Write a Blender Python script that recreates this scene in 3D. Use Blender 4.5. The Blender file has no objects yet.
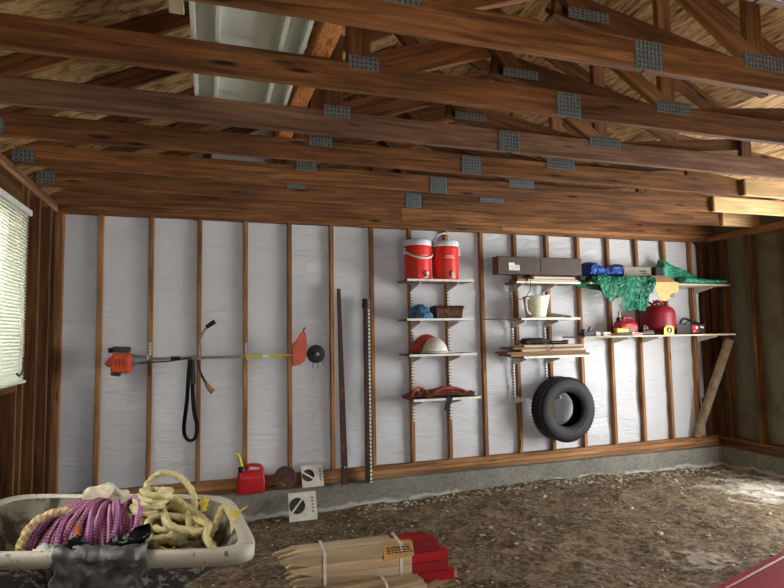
import bpy, bmesh, math, random
from mathutils import Vector, Matrix, noise
random.seed(7)
sc = bpy.context.scene
col = sc.collection
PI = math.pi
rnd = random.uniform

# ------------------------------------------------------------------ camera (fitted to the stud spacing)
F_PX, CAM = 560.56, Vector((0.9017, -5.3392, 1.2934))
YAW, PITCH, ROLL = 0.3151951, 0.0761175, -0.0167655
_f = Vector((math.sin(YAW)*math.cos(PITCH), math.cos(YAW)*math.cos(PITCH), math.sin(PITCH)))
_r = Vector((math.cos(YAW), -math.sin(YAW), 0)); _u = _r.cross(_f)
RT = _r*math.cos(ROLL) + _u*math.sin(ROLL); UP = -_r*math.sin(ROLL) + _u*math.cos(ROLL)
cam = bpy.data.objects.new('camera', bpy.data.cameras.new('camera')); col.objects.link(cam)
cam.data.sensor_width = 36; cam.data.lens = F_PX*36/784
cam.data.clip_start = .05
cam.matrix_world = Matrix((( RT.x, UP.x, -_f.x, CAM.x), (RT.y, UP.y, -_f.y, CAM.y), (RT.z, UP.z, -_f.z, CAM.z), (0,0,0,1)))
sc.camera = cam

def at(u, v, y):            # the point of the place at depth y that the photograph shows at (u, v)
    d = _f + RT*((u-392)/F_PX) - UP*((v-294)/F_PX)
    return CAM + d*((y-CAM.y)/d.y)
def atz(u, v, z):
    d = _f + RT*((u-392)/F_PX) - UP*((v-294)/F_PX)
    return CAM + d*((z-CAM.z)/d.z)

# ------------------------------------------------------------------ materials
def lin(c):
    return tuple(((x/255)/12.92 if x/255 <= .04045 else ((x/255+.055)/1.055)**2.4) for x in c) + (1,)
MATS = {}
class NT:
    def __init__(s, name):
        s.m = bpy.data.materials.new(name); s.m.use_nodes = True
        s.n = s.m.node_tree.nodes; s.l = s.m.node_tree.links
        s.b = s.n['Principled BSDF']; MATS[name] = s.m
    def new(s, t, **k):
        n = s.n.new(t)
        for a, v in k.items(): setattr(n, a, v)
        return n
    def link(s, a, b): s.l.new(a, b)
    def ramp(s, src, stops):
        r = s.new('ShaderNodeValToRGB'); s.link(src, r.inputs[0])
        e = r.color_ramp.elements
        while len(e) < len(stops): e.new(.5)
        for i, (p, c) in enumerate(stops): e[i].position = p; e[i].color = c
        return r.outputs[0]
    def coords(s, scale=(1,1,1), rand=False, kind='Object'):
        t = s.new('ShaderNodeTexCoord'); m = s.new('ShaderNodeMapping')
        s.link(t.outputs[kind], m.inputs['Vector']); m.inputs['Scale'].default_value = scale
        if rand:
            o = s.new('ShaderNodeObjectInfo'); x = s.new('ShaderNodeMath', operation='MULTIPLY'); x.inputs[1].default_value = 37
            s.link(o.outputs['Random'], x.inputs[0]); c = s.new('ShaderNodeCombineXYZ')
            for i in range(3): s.link(x.outputs[0], c.inputs[i])
            s.link(c.outputs[0], m.inputs['Location'])
        return m.outputs[0]
    def noise(s, vec, scale, detail=4, rough=.55, dist=0):
        n = s.new('ShaderNodeTexNoise'); s.link(vec, n.inputs['Vector'])
        n.inputs['Scale'].default_value = scale; n.inputs['Detail'].default_value = detail
        n.inputs['Roughness'].default_value = rough; n.inputs['Distortion'].default_value = dist
        return n.outputs['Fac']
    def mix(s, fac, a, b, mode='MIX'):
        x = s.new('ShaderNodeMix', data_type='RGBA', blend_type=mode)
        if isinstance(fac, (int, float)): x.inputs[0].default_value = fac
        else: s.link(fac, x.inputs[0])
        for v, i in ((a, 6), (b, 7)):
            if isinstance(v, tuple): x.inputs[i].default_value = v
            else: s.link(v, x.inputs[i])
        return x.outputs[2]
    def bump(s, h, strength=.3, dist=.01):
        b = s.new('ShaderNodeBump'); s.link(h, b.inputs['Height'])
        b.inputs['Strength'].default_value = strength; b.inputs['Distance'].default_value = dist
        s.link(b.outputs[0], s.b.inputs['Normal'])
    def set(s, color=None, rough=.6, metal=0, spec=None):
        if color is not None:
            if isinstance(color, tuple): s.b.inputs['Base Color'].default_value = color
            else: s.link(color, s.b.inputs['Base Color'])
        s.b.inputs['Roughness'].default_value = rough; s.b.inputs['Metallic'].default_value = metal
        if spec is not None: s.b.inputs['Specular IOR Level'].default_value = spec
        return s.m

def wood(name, dark, mid, light, knots=True, rough=.7, var=.35, spec=.25):
    t = NT(name)
    v = t.coords((1.2, 22, 22), True)
    g = t.noise(v, 1.6, 6, .6, .6)
    c = t.ramp(g, [(.28, lin(dark)), (.5, lin(mid)), (.72, lin(light))])
    v2 = t.coords((.9, 3, 3), True)
    b = t.noise(v2, 1.5, 2)
    sh = t.ramp(b, [(.3, (.62,.62,.62,1)), (.7, (1.15,1.12,1.08,1))])
    c = t.mix(1, c, sh, 'MULTIPLY')
    o = t.new('ShaderNodeObjectInfo')
    rr = t.ramp(o.outputs['Random'], [(0, (1-var,)*3+(1,)), (1, (1+var*.6,)*3+(1,))])
    c = t.mix(1, c, rr, 'MULTIPLY')
    if knots:
        vv = t.coords((1.5, 9, 9), True)
        k = t.new('ShaderNodeTexVoronoi'); t.link(vv, k.inputs['Vector']); k.inputs['Scale'].default_value = 1.3
        kf = t.ramp(k.outputs['Distance'], [(.07, (1,1,1,1)), (.16, (0,0,0,1))])
        c = t.mix(kf, c, tuple(x*.35 for x in lin(dark)[:3])+(1,))
    t.bump(g, .25, .004)
    return t.set(c, rough, 0, spec)
def plain(name, c, rough=.5, metal=0, var=.12, scale=30, spec=None, bump=0):
    t = NT(name); v = t.coords((1,1,1), True)
    n = t.noise(v, scale, 4)
    l = lin(c); a = tuple(min(1, x*(1-var)) for x in l[:3])+(1,); b = tuple(min(1, x*(1+var)) for x in l[:3])+(1,)
    cc = t.ramp(n, [(.35, a), (.65, b)])
    if bump: t.bump(n, bump, .004)
    return t.set(cc, rough, metal, spec)

wood('truss_wood', (66,42,24), (122,80,47), (160,112,69), var=.28)
wood('grey_truss_wood', (80,56,44), (122,90,70), (150,116,92), var=.2)
wood('stud_wood', (112,74,44), (166,118,76), (194,146,98), var=.22)
wood('dark_wood', (62,39,22), (102,67,38), (130,92,56), var=.25)
wood('old_plank', (74,52,38), (112,82,60), (140,106,80), var=.2)
wood('new_lumber', (176,138,90), (208,172,122), (226,194,148), knots=False, var=.1)
wood('stake_wood', (196,170,136), (224,204,172), (238,222,196), knots=False, var=.14)
wood('stake_red', (140,6,18), (172,10,26), (190,20,36), knots=False, var=.1, rough=.5)
wood('board_pale', (190,170,140), (220,204,178), (236,224,202), knots=False, var=.08)
wood('board_brown', (110,80,54), (146,110,76), (170,134,96), knots=False, var=.12)

def sheathing(name, sc_, k):
    t = NT(name)
    v = t.coords(sc_, False)
    n = t.noise(v, 1.2, 5, .6, 1.2)
    c = t.ramp(n, [(.34, lin((96,66,40))), (.46, lin((168,130,86))), (.6, lin((212,178,128))), (.75, lin((176,138,92)))])
    v2 = t.coords((1,1,1)); b = t.noise(v2, 1.1, 2)
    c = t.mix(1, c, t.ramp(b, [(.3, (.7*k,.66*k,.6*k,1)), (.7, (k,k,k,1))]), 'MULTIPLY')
    t.bump(n, .2, .003)
    t.set(c, .75, 0, .2)
sheathing('plywood', (2.5, 13, 13), .72)  # left slope: colour toned down in place of weaker light far from the door
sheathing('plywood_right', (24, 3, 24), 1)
def osb():
    t = NT('osb'); v = t.coords((18, 60, 40)); n = t.noise(v, 1, 3, .6, 1)
    c = t.ramp(n, [(.35, lin((150,84,40))), (.55, lin((196,128,70))), (.7, lin((216,160,100)))])
    t.set(c, .7)
osb()
def wrap():
    t = NT('house_wrap')
    v = t.coords((2.2, 1, 9)); n = t.noise(v, 1.4, 3, .5, 1.5)
    v2 = t.coords((1,1,1)); n2 = t.noise(v2, .9, 2)
    c = t.mix(n2, lin((196,194,193)), lin((216,215,214)))
    t.bump(n, .45, .035)
    t.set(c, .42, 0, .4)
    tr = t.new('ShaderNodeBsdfTranslucent'); tr.inputs[0].default_value = lin((214,222,236))
    ms = t.new('ShaderNodeMixShader'); ms.inputs[0].default_value = .12
    out = t.n['Material Output']
    t.link(t.b.outputs[0], ms.inputs[1]); t.link(tr.outputs[0], ms.inputs[2]); t.link(ms.outputs[0], out.inputs[0])
wrap()
def dirt():
    t = NT('dirt')
    v = t.coords((1,1,1))
    a = t.noise(v, 1.3, 5, .6, .4); b = t.noise(v, 26, 6, .7); d = t.noise(v, 5.5, 5, .65, .8)
    c = t.ramp(d, [(.3, lin((56,45,34))), (.5, lin((92,77,59))), (.68, lin((128,110,86)))])
    c = t.mix(t.ramp(b, [(.45, (0,0,0,1)), (.75, (1,1,1,1))]), c, lin((160,144,118)))
    c = t.mix(t.ramp(b, [(.25, (1,1,1,1)), (.42, (0,0,0,1))]), c, lin((50,41,32)))
    # pale spilled concrete dust lying in patches
    pale = None
    s = t.new('ShaderNodeTexCoord')
    for (x, y, r, k) in ((6.2,-.95,1.0,.75), (4.15,-2.15,.55,.5), (3.3,-1.5,.4,.3), (6.75,-.3,.5,.7), (5.6,-.35,.45,.3), (1.9,-.25,.35,.25)):
        sub = t.new('ShaderNodeVectorMath', operation='DISTANCE'); t.link(s.outputs['Object'], sub.inputs[0]); sub.inputs[1].default_value = (x, y, -.28)
        mr = t.new('ShaderNodeMapRange'); t.link(sub.outputs['Value'], mr.inputs[0])
        mr.inputs[1].default_value = r; mr.inputs[2].default_value = 0; mr.inputs[3].default_value = 0; mr.inputs[4].default_value = k
        if pale is None: pale = mr.outputs[0]
        else:
            mx = t.new('ShaderNodeMath', operation='MAXIMUM'); t.link(pale, mx.inputs[0]); t.link(mr.outputs[0], mx.inputs[1]); pale = mx.outputs[0]
    ad = t.new('ShaderNodeMath', operation='MULTIPLY_ADD'); t.link(d, ad.inputs[0]); ad.inputs[1].default_value = 1.6; ad.inputs[2].default_value = -1.0
    a2 = t.new('ShaderNodeMath', operation='ADD'); t.link(ad.outputs[0], a2.inputs[0]); t.link(pale, a2.inputs[1])
    pf = t.ramp(a2.outputs[0], [(.15, (0,0,0,1)), (.6, (.85,.85,.85,1))])
    c = t.mix(pf, c, lin((214,208,192)))
    t.bump(b, .6, .02)
    t.set(c, .95, 0, .1)
dirt()
def concrete():
    t = NT('concrete'); v = t.coords((1,1,1)); a = t.noise(v, 3.5, 5, .6); b = t.noise(v, 30, 4)
    c = t.ramp(a, [(.3, lin((100,97,87))), (.7, lin((140,136,124)))])
    c = t.mix(.25, c, t.ramp(b, [(.3, lin((80,78,70))), (.7, lin((176,174,162)))]))
    # lime crust along the soil line
    s = t.new('ShaderNodeSeparateXYZ'); t.link(v, s.inputs[0])
    zz = t.new('ShaderNodeMath', operation='MULTIPLY_ADD'); t.link(a, zz.inputs[0]); zz.inputs[1].default_value = .22; t.link(s.outputs[2], zz.inputs[2])
    cr = t.ramp(zz.outputs[0], [(.2, (0,0,0,1)), (.235, (.7,.7,.7,1)), (.262, (0,0,0,1))])
    c = t.mix(cr, c, lin((206,204,194)))
    t.bump(b, .3, .006); t.set(c, .9, 0, .15)
concrete()
def splatter(name, base, spot, lo=.58, hi=.63, scale=18, rough=.7):
    t = NT(name); v = t.coords((1,1,1)); n = t.noise(v, scale, 5, .65, .5); m = t.noise(v, scale*.25, 3)
    s = t.new('ShaderNodeMath', operation='MULTIPLY_ADD'); t.link(m, s.inputs[0]); s.inputs[1].default_value = .35; t.link(n, s.inputs[2])
    ss = t.new('ShaderNodeMath', operation='SUBTRACT'); t.link(s.outputs[0], ss.inputs[0]); ss.inputs[1].default_value = .17
    f = t.ramp(ss.outputs[0], [(lo, (0,0,0,1)), (hi, (1,1,1,1))])
    c = t.mix(f, lin(base), lin(spot)); t.bump(f, .4, .004); t.set(c, rough, 0, .3)
splatter('tray_plastic', (98,98,98), (206,204,198), .53, .58, 22)
splatter('tray_rim', (200,194,180), (120,114,104), .6, .68, 34)
splatter('tray_inside', (150,142,126), (74,66,56), .5, .6, 9)
splatter('drum_red', (140,36,46), (104,30,36), .62, .72, 9, .38)
splatter('sheet_metal', (206,210,200), (184,188,180), .5, .7, 4, .45)
splatter('leather', (104,62,38), (58,32,22), .48, .6, 22)
splatter('rust', (70,50,42), (104,62,40), .5, .62, 14)
splatter('cap_blue', (86,136,176), (50,80,116), .55, .62, 30)
splatter('board_green', (112,110,90), (84,76,60), .5, .75, 3, .8)
splatter('faded_orange', (166,72,46), (90,40,34), .5, .6, 26)
splatter('particle_board', (84,58,38), (64,42,28), .5, .7, 4, .75)
plain('shelf_white', (226,222,212), .5)
plain('bracket_white', (214,212,206), .4)
plain('cooler_red', (232,52,40), .35, spec=.5, var=.03)
plain('cooler_white', (226,230,232), .4)
plain('galvanised', (134,144,150), .45, .6, scale=60, var=.25)
plain('gap_dark', (38,32,28), .8)
plain('plate_slot', (74,76,76), .6)
plain('black_plastic', (26,25,26), .45)
plain('black_web', (20,20,22), .8, bump=.3, scale=120)
plain('rubber', (24,23,23), .7, bump=.3, scale=60)
plain('sidewall_mark', (84,78,66), .7)
plain('trim_orange', (196,68,24), .4)
plain('engine_grey', (120,122,122), .4, .3)
plain('alu', (176,176,172), .3, .85)
plain('label_yellow', (206,196,60), .5)
plain('label_white', (236,234,226), .6)
plain('label_ink', (90,88,84), .7)
plain('can_red', (178,16,30), .4)
plain('spout_yellow', (214,196,60), .45)
plain('tan_box', (72,54,42), .55, var=.2, scale=12)
plain('tan_box_side', (104,76,54), .6, var=.2, scale=12)
plain('pitcher_cream', (226,220,196), .4)
plain('card', (214,172,112), .85, bump=.1)
plain('kraft', (168,128,86), .85, bump=.2, var=.2)
plain('box_grey', (150,140,126), .85, var=.15, scale=20)
plain('ink_black', (30,24,20), .8)
plain('hat_white', (226,222,208), .45, var=.08)
plain('hat_red', (176,66,48), .5, var=.2)
plain('belt_red', (120,58,44), .8, var=.35, bump=.3)
plain('tube_card', (140,118,92), .85, var=.25, scale=12)
plain('vent_white', (206,200,186), .6, var=.14, scale=14)
plain('wire_mesh', (66,66,62), .6, .4)
plain('tool_metal', (120,118,114), .4, .6)
plain('tool_dark', (46,42,42), .5)
plain('tool_red', (196,40,40), .4)
plain('rag', (206,196,176), .9, var=.2)
plain('bag_grey', (120,118,118), .25, var=.35, scale=9)
plain('bag_black', (42,42,44), .25, var=.3, scale=9)
plain('strap_white', (232,228,218), .5)
plain('panel_red', (196,62,84), .38, var=.06)
plain('panel_red_dark', (120,20,36), .5)
plain('blind_slat', (214,218,204), .55)
def slat_translucent():
    m = MATS['blind_slat']; n = m.node_tree.nodes; l = m.node_tree.links
    tr = n.new('ShaderNodeBsdfTranslucent'); tr.inputs[0].default_value = lin((226,232,214)); ms = n.new('ShaderNodeMixShader'); ms.inputs[0].default_value = .15
    l.new(n['Principled BSDF'].outputs[0], ms.inputs[1]); l.new(tr.outputs[0], ms.inputs[2]); l.new(ms.outputs[0], n['Material Output'].inputs[0])
slat_translucent()
plain('frame_white', (206,204,192), .6)
plain('asphalt', (186,180,168), .95)
def tarp_blue():
    t = NT('tarp_blue'); v = t.coords((1,1,2)); n = t.noise(v, 18, 4, .6, .6)
    vo = t.new('ShaderNodeTexVoronoi', feature='DISTANCE_TO_EDGE'); t.link(v, vo.inputs['Vector']); vo.inputs['Scale'].default_value = 20
    c = t.ramp(n, [(.35, lin((22,54,130))), (.6, lin((38,84,170))), (.75, lin((110,150,215)))])
    t.bump(vo.outputs['Distance'], .9, .03); t.set(c, .34, 0, .5)
tarp_blue()
plain('hair_tan', (160,110,80), .7)
def tarp_green():
    t = NT('tarp_green'); v = t.coords((1,1,1)); n = t.noise(v, 16, 4, .6, .6)
    c = t.ramp(n, [(.3, lin((30,110,82))), (.55, lin((56,158,122))), (.75, lin((120,206,172)))])
    vo = t.new('ShaderNodeTexVoronoi', feature='DISTANCE_TO_EDGE'); t.link(v, vo.inputs['Vector']); vo.inputs['Scale'].default_value = 22
    t.bump(vo.outputs['Distance'], .9, .03); t.set(c, .34, 0, .5)
tarp_green()
def glass():
    t = NT('glass'); t.set((1,1,1,1), .02); t.b.inputs['Transmission Weight'].default_value = 1; t.b.inputs['IOR'].default_value = 1.05
glass()
def rope(name, a, b, freq, twist, lo, hi, speck=None):
    t = NT(name)
    uv = t.new('ShaderNodeTexCoord'); s = t.new('ShaderNodeSeparateXYZ'); t.link(uv.outputs['UV'], s.inputs[0])
    m1 = t.new('ShaderNodeMath', operation='MULTIPLY'); t.link(s.outputs[0], m1.inputs[0]); m1.inputs[1].default_value = freq
    m2 = t.new('ShaderNodeMath', operation='MULTIPLY'); t.link(s.outputs[1], m2.inputs[0]); m2.inputs[1].default_value = twist
    def wave(op):
        ad = t.new('ShaderNodeMath', operation=op); t.link(m1.outputs[0], ad.inputs[0]); t.link(m2.outputs[0], ad.inputs[1])
        sn = t.new('ShaderNodeMath', operation='SINE'); t.link(ad.outputs[0], sn.inputs[0]); return sn.outputs[0]
    w = wave('ADD')
    if speck:
        w2 = wave('SUBTRACT'); mu = t.new('ShaderNodeMath', operation='MULTIPLY'); t.link(w, mu.inputs[0]); t.link(w2, mu.inputs[1]); w = mu.outputs[0]
    c = t.ramp(w, [(lo, lin(a)), (hi, lin(b))])
    v = t.coords((1,1,1)); n = t.noise(v, 9, 3)
    c = t.mix(1, c, t.ramp(n, [(.3, (.72,.7,.66,1)), (.7, (1,1,1,1))]), 'MULTIPLY')
    t.bump(w, .5, .004); t.set(c, .7, 0, .25)
rope('rope_yellow', (222,210,160), (255,250,220), 0, 0, .2, .6)
rope('rope_pink', (228,150,184), (92,66,128), 260, 12.566, .1, .3, True)
rope('rope_cream', (206,180,130), (236,214,166), 260, 12.566, .2, .6)
rope('rope_orange', (210,90,40), (236,120,60), 260, 12.566, .2, .6)
def holes():
    t = NT('punched_steel'); v = t.coords((1,1,1)); s = t.new('ShaderNodeSeparateXYZ'); t.link(v, s.inputs[0])
    m = t.new('ShaderNodeMath', operation='PINGPONG'); t.link(s.outputs[2], m.inputs[0]); m.inputs[1].default_value = .0185
    f = t.ramp(m.outputs[0], [(.006, (0,0,0,1)), (.008, (1,1,1,1))])
    t.set(t.mix(f, lin((88,78,70)), lin((226,222,212))), .6, 0, .3)
holes()
def strip_dots():
    t = NT('standard_white'); v = t.coords((1,1,1)); s = t.new('ShaderNodeSeparateXYZ'); t.link(v, s.inputs[0])
    m = t.new('ShaderNodeMath', operation='PINGPONG'); t.link(s.outputs[2], m.inputs[0]); m.inputs[1].default_value = .016
    f = t.ramp(m.outputs[0], [(.005, (0,0,0,1)), (.006, (1,1,1,1))])
    t.set(t.mix(f, lin((120,104,84)), lin((222,220,214))), .5)
strip_dots()

# ------------------------------------------------------------------ building helpers
WM = {}
def place(o, M, parent=None):
    WM[o.name] = M
    if parent is not None:
        o.parent = parent; o.matrix_local = WM[parent.name].inverted() @ M
    else: o.matrix_world = M
def tag(o, label, cat, group=None, kind=None):
    o['label'] = label; o['category'] = cat
    if group: o['group'] = group
    if kind: o['kind'] = kind
    return o
def empty(name, loc, label=None, cat=None, group=None, rz=0):
    o = bpy.data.objects.new(name, None); col.objects.link(o); o.empty_display_size = .1
    place(o, Matrix.Translation(Vector(loc)) @ Matrix.Rotation(rz, 4, 'Z'))
    if label: tag(o, label, cat, group)
    return o
def mesh_obj(name, bm, mat, parent=None, M=None, smooth=False, recalc=True):
    if recalc: bmesh.ops.recalc_face_normals(bm, faces=bm.faces[:])
    if M is None:
        lo = Vector((1e9,)*3); hi = -lo
        for v in bm.verts:
            for i in range(3): lo[i] = min(lo[i], v.co[i]); hi[i] = max(hi[i], v.co[i])
        c = (lo+hi)/2; bmesh.ops.translate(bm, verts=bm.verts[:], vec=-c); M = Matrix.Translation(c)
    me = bpy.data.meshes.new(name); bm.to_mesh(me); bm.free()
    for m in (mat if isinstance(mat, (list, tuple)) else [mat]): me.materials.append(MATS[m])
    if smooth:
        for p in me.polygons: p.use_smooth = True
        if smooth != 'all': me.set_sharp_from_angle(angle=math.radians(40))
    o = bpy.data.objects.new(name, me); col.objects.link(o); place(o, M, parent)
    return o
def box(bm, c, s, R=None, bev=0, mi=0):
    g = bmesh.ops.create_cube(bm, size=1)
    vs = g['verts']
    M = Matrix.Translation(Vector(c)) @ (R.to_4x4() if R is not None else Matrix.Identity(4)) @ Matrix.Diagonal((*s, 1))
    bmesh.ops.transform(bm, matrix=M, verts=vs)
    es = list({e for v in vs for e in v.link_edges}); fs = list({f for v in vs for f in v.link_faces})
    for f in fs: f.material_index = mi
    if bev: bmesh.ops.bevel(bm, geom=es, offset=bev, segments=2, profile=.5, affect='EDGES', clamp_overlap=True)
def frame(d, up=Vector((0,0,1))):
    x = d.normalized()
    if abs(x.dot(up)) > .98: up = Vector((0,1,0))
    y = up.cross(x).normalized(); z = x.cross(y)
    return Matrix((x, y, z)).transposed()
def beam(name, p0, p1, w, h, mat, parent=None, up=Vector((0,0,1)), bev=.004):
    p0, p1 = Vector(p0), Vector(p1); d = p1-p0; bm = bmesh.new()
    box(bm, (0,0,0), (d.length, w, h), None, bev)
    return mesh_obj(name, bm, mat, parent, Matrix.Translation((p0+p1)/2) @ frame(d, up).to_4x4(), recalc=False)
def tube(bm, pts, r, n=8, lobes=0, twist=0, closed=False, mi=0, cap=True):
    pts = [Vector(p) for p in pts]; N = len(pts); uvl = bm.loops.layers.uv.verify()
    rad = r if isinstance(r, (list, tuple)) else [r]*N
    rings = []; L = 0; Ls = []
    t0 = (pts[1]-pts[0]).normalized(); nrm = t0.orthogonal().normalized()
    for i, p in enumerate(pts):
        if i: L += (p-pts[i-1]).length
        Ls.append(L)
        t = (pts[(i+1) % N]-pts[i-1]) if (closed or 0 < i < N-1) else (pts[1]-pts[0] if i == 0 else pts[-1]-pts[-2])
        t.normalize(); nrm = (nrm - t*nrm.dot(t)).normalized(); b = t.cross(nrm)
        ring = []
        for k in range(n):
            a = 2*PI*k/n
            rr = rad[i]*(1 + (.17*math.cos(lobes*(a - twist*L)) if lobes else 0))
            ring.append(bm.verts.new(p + (nrm*math.cos(a) + b*math.sin(a))*rr))
        rings.append(ring)
    for i in range(N if closed else N-1):
        j = (i+1) % N
        for k in range(n):
            k2 = (k+1) % n
            f = bm.faces.new((rings[i][k], rings[i][k2], rings[j][k2], rings[j][k])); f.material_index = mi; f.smooth = True
            for lp, (uu, vv) in zip(f.loops, ((Ls[i], k/n), (Ls[i], (k+1)/n), (Ls[j], (k+1)/n), (Ls[j], k/n))): lp[uvl].uv = (uu, vv)
    if cap and not closed:
        f = bm.faces.new(rings[0][::-1]); f.material_index = mi
        f = bm.faces.new(rings[-1]); f.material_index = mi
def spline(P, sub=8, closed=False):
    P = [Vector(p) for p in P]; n = len(P); out = []
    for i in range(n if closed else n-1):
        g = lambda j: P[j % n] if closed else P[min(max(j, 0), n-1)]
        a, b, c, d = g(i-1), g(i), g(i+1), g(i+2)
        for k in range(sub):
            t = k/sub
            out.append(.5*((2*b)+(c-a)*t+(2*a-5*b+4*c-d)*t*t+(3*b-a-3*c+d)*t**3))
    if not closed: out.append(P[-1])
    return out
def resample(P, step):
    out = [P[0]]; acc = 0
    for a, b in zip(P, P[1:]):
        L = (b-a).length; t = step-acc
        while t <= L and L > 1e-9: out.append(a+(b-a)*(t/L)); t += step
        acc = L-(t-step)
    return out
def lathe(bm, prof, M=Matrix.Identity(4), n=32, mi=0, close=True):
    rings = []
    for (r, z) in prof:
        rings.append([bm.verts.new(M @ Vector((r*math.cos(2*PI*k/n), r*math.sin(2*PI*k/n), z))) for k in range(n)])
    for i in range(len(prof)-1):
        for k in range(n):
            f = bm.faces.new((rings[i][k], rings[i][(k+1)%n], rings[i+1][(k+1)%n], rings[i+1][k])); f.material_index = mi; f.smooth = True
    if close:
        bm.faces.new(rings[0][::-1]).material_index = mi; bm.faces.new(rings[-1]).material_index = mi
def ring_lathe(bm, prof, M, n=48, mi=0):           # closed profile (tyre, torus)
    rings = [[bm.verts.new(M @ Vector((r*math.cos(2*PI*k/n), r*math.sin(2*PI*k/n), z))) for k in range(n)] for r, z in prof]
    m = len(prof)
    for i in range(m):
        for k in range(n):
            f = bm.faces.new((rings[i][k], rings[i][(k+1)%n], rings[(i+1)%m][(k+1)%n], rings[(i+1)%m][k])); f.material_index = mi; f.smooth = True
def prism(bm, pts, ext, mi=0):                      # polygon pts (3D) extruded along ext
    vs = [bm.verts.new(Vector(p)) for p in pts]
    f = bm.faces.new(vs); f.material_index = mi
    g = bmesh.ops.extrude_face_region(bm, geom=[f])
    bmesh.ops.translate(bm, verts=[v for v in g['geom'] if isinstance(v, bmesh.types.BMVert)], vec=Vector(ext))
    for e in g['geom']:
        if isinstance(e, bmesh.types.BMFace): e.material_index = mi
def jitter(bm, amp, freq, seed=0):
    for v in bm.verts:
        v.co += noise.noise_vector(v.co*freq + Vector((seed,)*3))*amp
def one(name, mat, parent, fn, smooth=False, M=None):
    bm = bmesh.new(); fn(bm); return mesh_obj(name, bm, mat, parent, M, smooth)
RY = lambda a: Matrix.Rotation(a, 3, 'Y')
RX = lambda a: Matrix.Rotation(a, 3, 'X')
RZ = lambda a: Matrix.Rotation(a, 3, 'Z')

# ------------------------------------------------------------------ setting
XL, XR, YF = -.33, 6.76, -6.6
ry0, ry1, rz = -3.9, -1.25, 2.2
def gz(x, y):
    p = Vector((x, y, 0))
    z = -.29 + .045*noise.noise(p*.8+Vector((3,1,0))) + .022*noise.noise(p*2.3) + .012*noise.noise(p*6.5) + .007*noise.noise(p*17)
    near = math.exp(-((y+.1)/.5)**2)
    z += near*(.035*math.exp(-((x-4.6)/1.5)**2) - .045*math.exp(-((x-.6)/1.3)**2) - .02*math.exp(-((x-6.8)/.8)**2))
    z += .05*math.exp(-((x-3.9)**2/.9 + (y+1.45)**2/.05)) + .035*math.exp(-((x-5.6)**2/.8 + (y+1.75)**2/.03))
    return z
bm = bmesh.new(); nx, ny = 300, 210
gx = [XL-.15 + (XR-XL+.3)*i/nx for i in range(nx+1)]; gy = [.1 - 5.2*j/ny for j in range(ny+1)] + [-5.5,-5.9,-6.3,-6.7,-7.2]
vs = [[bm.verts.new((x, y, gz(x, y))) for x in gx] for y in gy]
for j in range(len(gy)-1):
    for i in range(nx): bm.faces.new((vs[j][i], vs[j+1][i], vs[j+1][i+1], vs[j][i+1])).smooth = True
fl = mesh_obj('floor', bm, 'dirt', None, Matrix.Identity(4)); tag(fl, 'bare brown dirt floor with pale concrete dust patches', 'floor', kind='structure')
bm = bmesh.new(); box(bm, (3.2, -11.2, -.42), (26, 9.2, .1)); box(bm, (12.9, -2.5, -.40), (12, 16, .1))
tag(mesh_obj('driveway', bm, 'asphalt'), 'pale concrete driveway slab outside the open garage door', 'driveway', kind='structure')

# loose stones and chips over the dirt
bm = bmesh.new()
def chip(x, y, s):
    g = bmesh.ops.create_icosphere(bm, subdivisions=1, radius=s)
    sx, sy, sz = rnd(.6,1.3), rnd(.6,1.3), rnd(.3,.6); R = RZ(rnd(0,6.3)) @ RX(rnd(-.5,.5))
    for v in g['verts']:
        c = v.co*rnd(.8,1.2); v.co = R @ Vector((c.x*sx, c.y*sy, c.z*sz)) + Vector((x, y, gz(x, y)+s*.15))
for i in range(2600):
    x = rnd(XL+.1, XR-.1); y = -.1-4.2*random.random()**1.3
    chip(x, y, rnd(.004,.011) if random.random() < .9 else rnd(.012,.022))
for i in range(420):
    x = rnd(2.2, 6.65); y = rnd(-.34, -.1); chip(x, y, rnd(.006,.02))
for (u, v, s) in ((660,532,.035), (708,533,.03), (476,484,.03), (268,513,.045), (295,514,.04), (655,470,.03), (620,483,.03), (520,482,.025), (770,515,.03)):
    p = atz(u, v, -.27)
    if p.y < -.08: chip(p.x, p.y, s)
plain('stone', (180,168,146), .9, var=.4, scale=6)
tag(mesh_obj('gravel', bm, 'stone', None, Matrix.Identity(4)), 'loose stones and chips scattered over the dirt floor', 'gravel', kind='stuff')

def roof_z(x): return 4.0 - abs(x-2.52)*.5 if x < 4.6 else 2.96-(x-4.6)*.1
# back wall
H = 2.393
bm = bmesh.new()
nx, nz = 340, 90
vs = [[bm.verts.new((XL+.01 + (6.63-XL)*i/nx, .055 + .012*noise.noise(Vector(((XL+(6.63-XL)*i/nx)*2.2, 0, 2.6*j/nz*5 + .8*i/nx*7))), -.02+2.45*j/nz)) for i in range(nx+1)] for j in range(nz+1)]
for j in range(nz):
    for i in range(nx): bm.faces.new((vs[j][i], vs[j][i+1], vs[j+1][i+1], vs[j+1][i])).smooth = True
wb = mesh_obj('wall_back', bm, 'house_wrap', None, Matrix.Identity(4))
tag(wb, 'back wall of bare studs over white house wrap', 'wall', kind='structure')
for k in range(17):
    beam('stud', (k*.4064, .0445, .04), (k*.4064, .0445, H), .038, .089, 'stud_wood', wb, Vector((0,1,0)))
beam('stud', (XL-.01, .0445, .04), (XL-.01, .0445, H), .11, .089, 'stud_wood', wb, Vector((0,1,0)))
beam('stud', (6.66, .0445, .04), (6.66, .0445, H), .05, .089, 'dark_wood', wb, Vector((0,1,0)))
one('corner_panel', 'particle_board', wb, lambda b: box(b, (6.75, .075, 1.3), (.3, .03, 2.9)))
beam('corner_board', (6.735, .03, .04), (6.735, .03, H), .06, .04, 'dark_wood', wb, Vector((0,1,0)))
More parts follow.
